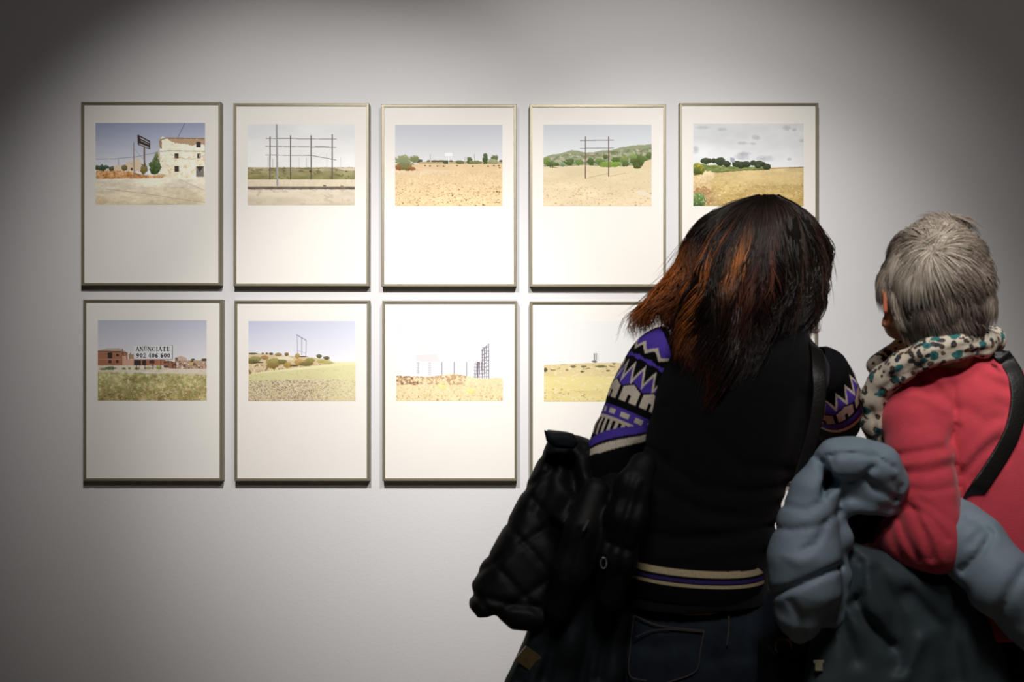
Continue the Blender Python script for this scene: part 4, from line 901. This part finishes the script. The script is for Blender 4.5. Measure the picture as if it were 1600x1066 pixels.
# fly-away hairs at the edges
r = np.random.default_rng(5); K = 16; t = np.linspace(0, 1, K); FP = []; FC = []
for k in range(150):
    g = A[int(r.choice([1, 2, 2, 3, 3, 4, 10, 11, 12, 12, 13]))]; a0 = r.uniform(.0, .55); ln = r.uniform(.3, .6)
    ii = np.clip((a0+ln*t)*21, 0, 20.99); i0 = ii.astype(int); P = g[i0]*(1-(ii-i0)[:, None])+g[np.minimum(i0+1, 21)]*(ii-i0)[:, None]
    ctr = np.array([hc[0], 1.79, 0]); d = P-ctr; d[:, 2] = 0; d /= np.linalg.norm(d, axis=1)[:, None]
    P = P+d*(t**1.5*r.uniform(.004, .028)+.003*np.sin(t*r.uniform(3, 8)+r.uniform(0, 6)))[:, None]; P[:, 2] += t*r.uniform(-.01, .01)
    FP.append(P); FC.append(np.tile(lin((60, 36, 24) if r.random() < .6 or g[10][0] > hc[0] else (130, 72, 34)), (K, 1)))
for j in range(26):   # curled ends beside the neck and on the left shoulder
    if j < 14: pts = [W(1262+r.uniform(-4, 4), 478, 1.78), W(1256+r.uniform(-5, 5), 505, 1.77), W(1266+r.uniform(-5, 5), 520, 1.76), W(1279+r.uniform(-6, 4), 514+r.uniform(-6, 6), 1.76), W(1274+r.uniform(-8, 16), 505+r.uniform(-8, 14), 1.765)]
    else: pts = [W(1016+r.uniform(-8, 8), 480, 1.77), W(994+r.uniform(-6, 6), 496, 1.76), W(984+r.uniform(-3, 8), 514, 1.75), W(987+r.uniform(-2, 14), 530+r.uniform(-6, 8), 1.74)]
    FP.append(catmull(pts, K)); FC.append(np.tile(lin((110, 62, 34)), (K, 1)))
FP = np.array(FP); FR_ = np.full(FP.shape[:2], .00045)*np.clip((1.03-t)*3, .2, 1)[None]
V, F, C = strands(FP, FR_, np.array(FC)); o = mesh_obj('flyaway_hairs', V, F, hair_m, hair, colors=C); o['kind'] = 'stuff'

# shoulder bag of the dark-haired woman, on her right hip
bag = empty('shoulder_bag', W(1235, 1060, 1.72), 'black shoulder bag with gold ring on the right hip of the dark-haired woman', 'bag')
sp = [W(1262,536,1.80), W(1268,538,1.74), W(1276,548,1.690), W(1279,580,1.652), W(1280,620,1.640), W(1272,670,1.636), W(1258,720,1.634), W(1243,770,1.630), W(1234,830,1.626), W(1228,900,1.625), W(1226,960,1.625), W(1225,1000,1.625)]
v, ff = band(sp, .021, .003, 90); mesh_obj('strap', v, ff, leather_m, bag)
v, ff = simple_tube([(W(1224,1010,1.62)[0]+.0125*math.cos(a), 1.62, W(1224,1010,1.62)[2]+.0125*math.sin(a)) for a in np.linspace(0, 2*np.pi, 25)], .0022, 48, 8)
mesh_obj('ring', v, ff, brass_m, bag)
f = Field((.36, 1.54, .74), (.60, 1.74, 1.02), .005); f.slab([(1186,1000),(1250,985),(1285,990),(1300,1130),(1176,1130)], 1.655, .045, .03); V, F = f.net(); mesh_obj('pouch', V, F, leather_m, bag)

# the black quilted coat over her left forearm
coat = empty('quilted_coat', W(880, 1060, 1.66), 'black quilted coat hanging over the left arm of the dark-haired woman', 'coat')
f = Field((-.14, 1.44, .76), (.30, 1.90, 1.36), .0044)
f.slab([(848,672),(858,684),(848,706),(833,738),(816,768),(800,800),(782,832),(766,860),(750,884),(738,908),(735,936),(748,950),(776,952),(798,968),(826,970),(880,960),(930,900),(975,800),(990,740),(960,712),(925,690),(905,684),(898,682),(893,678)], 1.735, .055, .034, slope=.30)
f.slab([(900,760),(940,745),(985,740),(1000,770),(985,860),(960,900),(900,920),(850,800)], 1.70, .075, .04, .02)
q = 84
for k in range(-1, 5):
    a = 640+k*q; f.crease([(720,a+190),(960,a+30)], .0055, .0028, 1.58, 1.80)
    f.crease([(730,a-60),(960,a+200)], .0055, .0028, 1.58, 1.80)
f.crease([(858,684),(866,720),(850,770),(836,800)], .010, .006, 1.58, 1.76)
f.crease([(740,930),(800,945),(850,950)], .006, .004, 1.58, 1.76); f.crease([(880,700),(905,780),(880,880),(860,950)], .012, .012, 1.55, 1.76); f.crease([(930,720),(935,800),(900,880)], .012, .009, 1.55, 1.76)
f.noise(18, .003, 21); f.noise(60, .0008, 22)
V, F = f.net(); body = mesh_obj('quilted_body', V, F, coat_b, coat)
f = Field((-.06, 1.44, .70), (.30, 1.86, 1.36), .0048)
f.slab([(862,900),(905,860),(965,880),(985,960),(980,1010),(975,1060),(970,1110),(780,1115),(790,1064),(803,1034),(818,1004),(826,982),(832,950)], 1.69, .055, .03)
for pl, wd, dp in [([(900,880),(880,960),(850,1060)],.012,.012),([(930,900),(925,980),(905,1080)],.012,.010),([(850,960),(845,1010),(815,1066)],.010,.008),([(960,900),(950,980),(935,1060)],.010,.008)]: f.crease(pl, wd, dp, 1.55, 1.76)
f.noise(22, .004, 24); V, F = f.net(); lo = mesh_obj('lower_flap', V, F, lining_m, coat); VL = V
f = Field((-.0, 1.44, .86), (.30, 1.80, 1.36), .0044)
f.chain([W(1004,728,1.64), W(990,760,1.615), W(978,810,1.61), W(964,870,1.615), W(952,930,1.625)], [.022,.028,.032,.032,.024], .012)
f.chain([W(930,770,1.65), W(912,830,1.63), W(892,890,1.63), W(872,950,1.64)], [.024,.03,.032,.022], .012)
for pl in [[(990,745),(972,800),(950,860)],[(1004,760),(985,820),(966,900)],[(955,850),(985,862)],[(905,830),(885,900)]]: f.crease(pl, .006, .005, 1.5, 1.66)
f.noise(30, .003, 26); V, F = f.net(); slv = mesh_obj('empty_sleeve', V, F, coat_b, coat); VS = V
v, ff = join([box(W(x, y, 1.588)[:1]+(1.588, W(x, y, 1.588)[2]), (W(x, y, 1.588)[0]+.0035, 1.591, W(x, y, 1.588)[2]+.0016)) for x, y in [(917-1.0*k, 815+2.0*k) for k in range(8)]])
mesh_obj('zip_teeth', v, ff, silver_m, coat, smooth=False)
yz = on_surface(VS, 943, 880)-.003
v, ff = simple_tube([(W(943,880,yz)[0]+.0045*math.cos(a), yz, W(943,880,yz)[2]+.0085*math.sin(a)) for a in np.linspace(0, 2*np.pi, 19)], .0014, 40, 6); mesh_obj('zip_pull', v, ff, silver_m, coat)
yt = on_surface(VL, 825, 1028)-.003
cor = [W(a, b, yt) for a, b in [(804,1031),(822,1010),(846,1027),(828,1048)]]
v = np.array([c for c in cor]+[(c[0], c[1]+.003, c[2]) for c in cor]); mesh_obj('metal_tab', v, np.array([[0,1,2,3],[4,7,6,5],[0,4,5,1],[1,5,6,2],[2,6,7,3],[3,7,4,0]]), brass_m, coat, smooth=False)
# turned-over corner of the collar
f = Field((-.0, 1.60, 1.18), (.14, 1.80, 1.32), .003)
f.slab([(849,671),(862,676),(895,677),(905,690),(897,702),(868,700),(854,690)], 1.70, .012, .008); f.noise(60, .001, 4); V, F = f.net(); mesh_obj('collar_corner', V, F, lining_m, coat)

# ================================================================= the grey-haired woman
Yg = 1.64
wg = empty('woman', (W(1525, 900, Yg)[0], Yg+.02, 0), 'woman seen from behind with short grey hair and a coral cardigan', 'person')
Gc = np.array(W(1470, 438, 1.62)); fwd = Vector((.16, .97, -.14)).normalized()
f = Field((.46, 1.30, 0), (1.06, 2.06, 1.66), .0052)
f.ell(Gc+[-.010, 0, .002], (.063, .084, .087), .01); f.ell(Gc+np.array(fwd)*.024+[0, 0, -.05], (.060, .062, .070), .03)
pg = face(f, Gc+np.array([-.010, 0, -.042]), fwd, 0, .95)
f.chain([Gc+[.005, .0, -.06], Gc+[.01, .012, -.12], Gc+[.02, .04, -.16]], [.052, .048, .046], .01)
rg = [(540,1462,1560,.05),(551,1432,1576,.066),(566,1410,1594,.080),(588,1396,1616,.094),(615,1392,1640,.102),(660,1394,1650,.108),(710,1412,1650,.11),(770,1432,1650,.11),(850,1440,1652,.11),(930,1440,1664,.115),(985,1440,1672,.12)]
f.loft([(zz(p+8, 1.62), xz(a, 1.62)+.016, xz(b, 1.62)-.016, 1.665, t-.016) for p, a, b, t in rg]+[(.82,.665,.885,1.67,.10)], .02)
GS = W(1428,622,1.655); GE = W(1462,842,1.545); GW = W(1320,838,1.72)
GS2 = (.868, 1.665, 1.30); GE2 = (.93, 1.70, 1.08); GW2 = (.86, 1.90, 1.12)
f.chain([GS, (np.array(GS)+GE)/2, GE, (np.array(GE)+GW)/2, GW], [.038,.036,.032,.030,.024], .006); hand(f, GW, np.array(GW)-np.array(GE), (0, 0, 1), 1)
f.chain([GS2, (np.array(GS2)+GE2)/2, GE2, (np.array(GE2)+GW2)/2, GW2], [.042,.038,.034,.032,.024], .012); hand(f, GW2, np.array(GW2)-np.array(GE2), (0, 0, 1), -1)
for x in (.70, .84):
    f.chain([(x, 1.68, .84), (x, 1.67, .48), (x, 1.66, .28), (x, 1.68, .09)], [.085,.056,.048,.034], .012); f.cone((x, 1.68, .06), (x-.02, 1.79, .035), .032, .026, .01)
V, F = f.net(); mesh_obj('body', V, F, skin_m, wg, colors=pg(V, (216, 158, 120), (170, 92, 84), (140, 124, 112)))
f = Field((.56, 1.48, .03), (.98, 1.88, 1.04), .0065)
f.loft([(1.0,.635,.895,1.672,.105),(.92,.625,.91,1.675,.118),(.84,.62,.915,1.675,.12),(.78,.63,.91,1.675,.11)], .02)
for x in (.70, .84): f.chain([(x, 1.68, .80), (x, 1.675, .48), (x, 1.665, .28), (x, 1.685, .07)], [.095,.068,.060,.056], .02)
V, F = f.net(); mesh_obj('trousers', V, F, trouser_m, wg)
for x in (.70, .84): shoe(wg, (x, 1.685), (-.2, 1, 0))

# cardigan
f = Field((.50, 1.42, .92), (1.04, 2.0, 1.44), .0042)
f.loft([(zz(p, 1.62), xz(a, 1.62), xz(b, 1.62), 1.665, t) for p, a, b, t in rg], .014)
f.chain([W(1420,605,1.64), W(1430,650,1.625), W(1440,710,1.60), W(1452,770,1.575), W(1459,830,1.55), W(1461,846,1.545)], [.038,.052,.051,.048,.046,.046], .012)
f.chain([W(1461,846,1.545), W(1430,842,1.57), W(1390,838,1.62), W(1352,838,1.67), W(1330,838,1.705)], [.046,.044,.034,.028,.027], .012)
f.chain([GS2, (np.array(GS2)+GE2)/2, GE2, (np.array(GE2)+GW2)/2, GW2], [.052,.048,.046,.042,.032], .012)
for pl, wd, dp in [([(1488,600),(1494,640),(1490,690),(1498,745),(1507,800),(1508,840)],.007,.006),
   ([(1445,588),(1470,612),(1490,640)],.008,.005),([(1398,612),(1440,618),(1480,640)],.008,-.003),
   ([(1400,712),(1440,706),(1478,700),(1496,668)],.006,.005),([(1408,726),(1450,722),(1488,712)],.006,-.004),([(1412,742),(1450,740),(1490,728)],.006,.004),
   ([(1418,764),(1455,768),(1494,760)],.006,.004),([(1418,790),(1450,808),(1480,842)],.006,.005),([(1428,800),(1446,836),(1456,872)],.006,.005),([(1436,780),(1470,802),(1500,826)],.006,.003),
   ([(1404,812),(1418,845),(1436,875)],.006,.005),([(1390,818),(1398,850),(1410,872)],.006,.004),([(1442,806),(1464,845),(1474,880)],.006,-.003),
   ([(1510,640),(1540,660),(1570,650)],.010,.003),([(1505,742),(1530,712),(1560,690)],.008,.005),([(1508,725),(1535,690),(1562,668)],.008,-.003),([(1520,752),(1545,728),(1570,715)],.008,.004),
   ([(1498,560),(1530,590),(1572,606)],.009,.004),([(1525,556),(1560,586),(1590,600)],.008,-.003),([(1560,630),(1580,640),(1600,636)],.007,.003),([(1440,575),(1478,572),(1510,580)],.008,.002)]:
    f.crease(pl, wd, dp*1.05, 1.42, 1.68)
f.noise(20, .0022, 31, (1, 1, .7))
V, F = f.net(); VC = V; card = mesh_obj('cardigan', V, F, coral_m, wg)

# grey hair
f = Field((.55, 1.44, 1.26), (.80, 1.80, 1.66), .0048)
f.ell(Gc+[-.012, -.006, .003], (.0705, .090, .0885), .01); f.ell(Gc+[-.004, -.028, -.045], (.053, .055, .058), .02); f.ell(Gc+[.004, -.014, -.02], (.050, .07, .066), .02)
f.ell(Gc+np.array(fwd)*.085+[-.004, 0, -.05], (.075, .075, .075), .02, 's')
for q in (-1,):
    e = Gc+np.array([0,0,-.04])+np.array(Vector((0,0,1)).cross(fwd))*.078; f.ell(e+[0, 0, -.004], (.026, .030, .036), .006, 's')
f.noise(32, .0065, 41)
V, F = f.net(); Nn = normals(V, F)
gh = mesh_obj('hair', V, F, mat('grey_hair_mass', (128, 116, 104), .7, .3, bump=.3, bscale=120), wg)
r = np.random.default_rng(12); ids = r.integers(0, len(V), 19000); dw = np.linalg.norm(V[ids]-np.array(W(1452, 385, 1.53)), axis=1)
rel = V[ids]-Gc; ear = Gc+np.array([-.080, .012, -.056])
ids = ids[(rel@np.array(fwd) < np.where(rel[:, 2] < .03, np.where(rel[:, 0] > 0, .05, .014), .05)) & (np.linalg.norm((V[ids]-ear)*[1, 1, .8], axis=1) > .020)]; ex = np.argsort(np.linalg.norm(V-np.array(W(1452, 385, 1.53)), axis=1))[:700]
ids = np.concatenate([ids, np.repeat(ex, 2)]); P0 = V[ids]; N0 = Nn[ids]
wh = np.array(W(1452, 385, 1.53)); K = 8; t = np.linspace(0, 1, K)
rad0 = P0-wh; tang = rad0-np.sum(rad0*N0, 1)[:, None]*N0; tl = np.linalg.norm(tang, axis=1)[:, None]; tang /= tl+1e-6
dn = np.array([0, 0, -1.])-N0*(N0@np.array([0, 0, -1.]))[:, None]; dn /= np.linalg.norm(dn, axis=1)[:, None]+1e-6
low = np.clip((Gc[2]+.03-P0[:, 2])/.08, 0, 1)[:, None]
cl = np.stack([smoothnoise((P0[:, 0], P0[:, 1], P0[:, 2]), 42, s_) for s_ in (51, 52, 53)], -1)
sw = np.cross(N0, tang)
D = tang*(.8-.4*low)*np.clip(tl/.03, .2, 1)+dn*(.35+.75*low)+cl*.95+sw*.35+r.normal(0, .13, P0.shape); D -= np.sum(D*N0, 1)[:, None]*N0*.9; D /= np.linalg.norm(D, axis=1)[:, None]
Lh = (r.uniform(.034, .058, len(ids))*np.where(low[:, 0] > .7, .7, 1))[:, None, None]
lift = np.maximum(.32+.34*np.clip(cl[:, 0], -1, 1)+r.uniform(-.1, .12, len(ids)), .16)[:, None, None]
P = P0[:, None]-N0[:, None]*.0005-N0[:, None]*((Lh*t[None, :, None])**2/.19)+D[:, None]*t[None, :, None]*Lh+N0[:, None]*(lift*Lh*(t-t**2*.75)[None, :, None])
P[..., 2] -= (t**2*.006)[None]
cv = -.1+smoothnoise((P0[:, 0], P0[:, 1]*.3, P0[:, 2]*.35), 95, 61)*.6+r.uniform(-.5, .5, len(ids))*.55
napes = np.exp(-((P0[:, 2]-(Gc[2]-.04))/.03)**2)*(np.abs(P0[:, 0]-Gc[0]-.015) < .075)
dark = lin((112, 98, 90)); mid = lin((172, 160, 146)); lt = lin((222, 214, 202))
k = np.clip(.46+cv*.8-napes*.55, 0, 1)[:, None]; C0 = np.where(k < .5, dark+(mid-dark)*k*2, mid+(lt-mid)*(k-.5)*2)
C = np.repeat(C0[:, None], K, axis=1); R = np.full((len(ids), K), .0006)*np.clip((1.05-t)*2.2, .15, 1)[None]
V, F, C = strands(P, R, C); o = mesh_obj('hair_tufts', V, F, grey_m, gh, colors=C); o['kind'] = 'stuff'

# scarf
f = Field((.50, 1.44, 1.20), (.84, 1.86, 1.46), .0036)
sc = [W(1378,700,1.66), W(1370,660,1.645), W(1366,622,1.635), W(1380,596,1.62), W(1410,572,1.59), W(1450,552,1.565), W(1495,540,1.56), W(1535,536,1.59), W(1550,532,1.64), (.735,1.74,1.415), (.68,1.76,1.39), (.62,1.73,1.36)]
f.chain(sc, [.020,.022,.022,.022,.022,.022,.022,.021,.020,.02,.02,.02], .010)
sc2 = [W(1405,575,1.63), W(1430,560,1.60), W(1475,543,1.585), W(1515,526,1.60), W(1534,522,1.64), (.72,1.70,1.42)]
f.chain(sc2, [.014,.017,.018,.017,.015,.016], .006)
for pl in [[(1392,590),(1430,566),(1480,548),(1530,534)],[(1375,610),(1400,592),(1440,572)],[(1362,640),(1368,670),(1376,700)],[(1440,570),(1490,553),(1545,546)],[(1385,620),(1380,650),(1384,690)]]: f.crease(pl, .004, .004, 1.44, 1.70)
f.noise(45, .0025, 71)
V, F = f.net(); mesh_obj('scarf', V, F, scarf_m, wg)

# cross-body bag of the grey-haired woman
cb = empty('crossbody_bag', (.62, 1.52, .80), 'wide black strap of a bag slung over the coral cardigan', 'bag')
def onc(px, py): return W(px, py, on_surface(VC, px, py)-.0022)
sp = [(.775,1.70,1.415)]+[W(1560,549,1.60)]+[onc(*q) for q in [(1574,566),(1586,585),(1592,612),(1590,645),(1580,680),(1563,712),(1545,740),(1525,768)]]; sp += [W(1509, 787, sp[-1][1]+.04), W(1492, 806, sp[-1][1]+.10)]
v, ff = band(sp, .025, .003, 80); mesh_obj('strap', v, ff, leather_m, cb)
v, ff = box(W(1557,556,1.56), W(1564,550,1.565)); mesh_obj('strap_buckle', np.array(v), ff, silver_m, cb, smooth=False)

# the blue-grey puffer over her left forearm
pj = empty('puffer_jacket', W(1400, 1050, 1.55), 'blue-grey padded puffer jacket carried over the coral sleeve', 'jacket')
f = Field((.36, 1.36, .74), (.84, 1.80, 1.28), .0044)
f.chain([W(1292,738,1.56), W(1312,722,1.555), W(1340,722,1.55), (W(1368,730,1.55)), W(1386,756,1.555), W(1390,786,1.57)], [.026,.033,.035,.034,.028,.016], .012)
f.chain([W(1335,760,1.565), W(1362,764,1.56), W(1385,775,1.565)], [.028,.030,.022], .012)
f.chain([W(1290,735,1.56), W(1272,770,1.555), W(1262,820,1.55), W(1258,870,1.545), W(1258,915,1.545), W(1250,958,1.55), W(1247,992,1.56)], [.022,.033,.044,.053,.052,.038,.014], .012, 1.)
f.chain([W(1312,800,1.56), W(1330,790,1.55), W(1360,791,1.548), W(1388,800,1.555), W(1408,800,1.57)], [.012,.013,.012,.009,.006], .006)
f.chain([W(1306,800,1.56), W(1316,840,1.555), W(1318,900,1.56), W(1300,960,1.57)], [.012,.014,.022,.03], .014)
f.chain([W(1466,800,1.63), W(1518,854,1.535), W(1564,910,1.50), W(1655,995,1.50)], [.046,.050,.050,.052], .014)
f.ell(W(1312,762,1.50), (.021,.075,.014), .008, 's', (-.35, 'Y'))
for pl, wd, dp in [([(1205,826),(1240,828),(1280,822),(1312,800)],.005,.004),([(1208,928),(1240,918),(1280,900),(1312,885)],.006,.009),([(1225,790),(1260,798),(1290,782)],.006,.004),
   ([(1288,722),(1294,750),(1286,775)],.006,.010),([(1276,715),(1290,738),(1300,752)],.005,.006),([(1302,716),(1296,740)],.004,.006),
   ([(1290,712),(1330,709),(1370,713),(1398,732)],.0035,.005),([(1352,745),(1358,735),(1366,730)],.005,.007),([(1330,752),(1352,748),(1370,765),(1398,778)],.006,.006),([(1396,750),(1400,765)],.004,.005),([(1398,782),(1408,760)],.004,.005),
   ([(1255,860),(1275,850),(1290,820)],.006,.005),([(1228,870),(1250,880),(1270,872)],.007,-.003),([(1235,940),(1250,965),(1252,990)],.006,.004),
   ([(1330,870),(1332,920),(1345,960),(1390,1010)],.010,.012),([(1345,880),(1345,930),(1330,945)],.007,.008),([(1370,895),(1400,950),(1405,1040)],.014,.008),([(1290,1000),(1310,960),(1335,1030)],.012,.008),([(1420,930),(1470,980),(1480,1066)],.014,.008),([(1440,1000),(1410,1060)],.012,-.006),([(1500,930),(1490,1000),(1500,1066)],.012,.009),
   ([(1505,890),(1530,868),(1548,838)],.006,.008),([(1512,810),(1528,815),(1545,830)],.006,.006),([(1560,960),(1580,920),(1600,890)],.008,.007),([(1515,850),(1535,830)],.006,.004)]:
    f.crease(pl, wd, dp, 1.36, 1.60)
f.noise(17, .003, 81); f.noise(45, .001, 82)
V, F = f.net(); pjb = mesh_obj('padded_shell', V, F, puff_m, pj); VP = V
f = Field((.46, 1.50, 1.08), (.64, 1.72, 1.24), .0045)
f.chain([W(1284,745,1.63), W(1298,770,1.63), W(1318,772,1.625), W(1340,785,1.625), W(1370,800,1.625)], [.024,.028,.034,.032,.02], .01); f.chain([W(1325,860,1.62), W(1322,820,1.62), W(1345,830,1.615), W(1385,806,1.61)], [.028,.026,.022,.012], .01)
V, F = f.net(); mesh_obj('dark_lining', V, F, puff_d, pj)
f = Field((.40, 1.44, .74), (.84, 1.72, 1.26), .0048)
f.slab([(1300,835),(1330,846),(1380,860),(1430,874),(1480,882),(1512,878),(1530,940),(1560,1000),(1580,1080),(1584,1140),(1250,1140),(1258,1060),(1270,1010),(1285,960),(1290,900)], 1.585, .050, .04, .02)
for pl, wd, dp in [([(1205,826),(1240,828),(1280,822),(1312,800)],.005,.004),([(1208,928),(1240,918),(1280,900),(1312,885)],.006,.009),([(1225,790),(1260,798),(1290,782)],.006,.004),
   ([(1288,722),(1294,750),(1286,775)],.006,.010),([(1276,715),(1290,738),(1300,752)],.005,.006),([(1302,716),(1296,740)],.004,.006),
   ([(1290,712),(1330,709),(1370,713),(1398,732)],.0035,.005),([(1352,745),(1358,735),(1366,730)],.005,.007),([(1330,752),(1352,748),(1370,765),(1398,778)],.006,.006),([(1396,750),(1400,765)],.004,.005),([(1398,782),(1408,760)],.004,.005),
   ([(1255,860),(1275,850),(1290,820)],.006,.005),([(1228,870),(1250,880),(1270,872)],.007,-.003),([(1235,940),(1250,965),(1252,990)],.006,.004),
   ([(1330,870),(1332,920),(1345,960),(1390,1010)],.010,.012),([(1345,880),(1345,930),(1330,945)],.007,.008),([(1370,895),(1400,950),(1405,1040)],.014,.008),([(1290,1000),(1310,960),(1335,1030)],.012,.008),([(1420,930),(1470,980),(1480,1066)],.014,.008),([(1440,1000),(1410,1060)],.012,-.006),([(1500,930),(1490,1000),(1500,1066)],.012,.009),
   ([(1505,890),(1530,868),(1548,838)],.006,.008),([(1512,810),(1528,815),(1545,830)],.006,.006),([(1560,960),(1580,920),(1600,890)],.008,.007),([(1515,850),(1535,830)],.006,.004)]:
    f.crease(pl, wd, dp*1.2, 1.40, 1.62)
f.noise(15, .004, 83); f.noise(40, .001, 84)
V, F = f.net(); mesh_obj('hanging_lining', V, F, puff_l, pj); VP = V
yt = on_surface(VP, 1279, 1040)-.002
v, ff = join([box((W(1274,1048,yt)[0], yt-.001, W(1274,1048,yt)[2]), (W(1285,1034,yt)[0], yt+.002, W(1285,1034,yt)[2])), box((W(1271,1036,yt)[0], yt-.0012, W(1271,1036,yt)[2]), (W(1287,1032,yt)[0], yt+.001, W(1287,1032,yt)[2]))])
mesh_obj('zip_tag', v, ff, tag_m, pj, smooth=False)
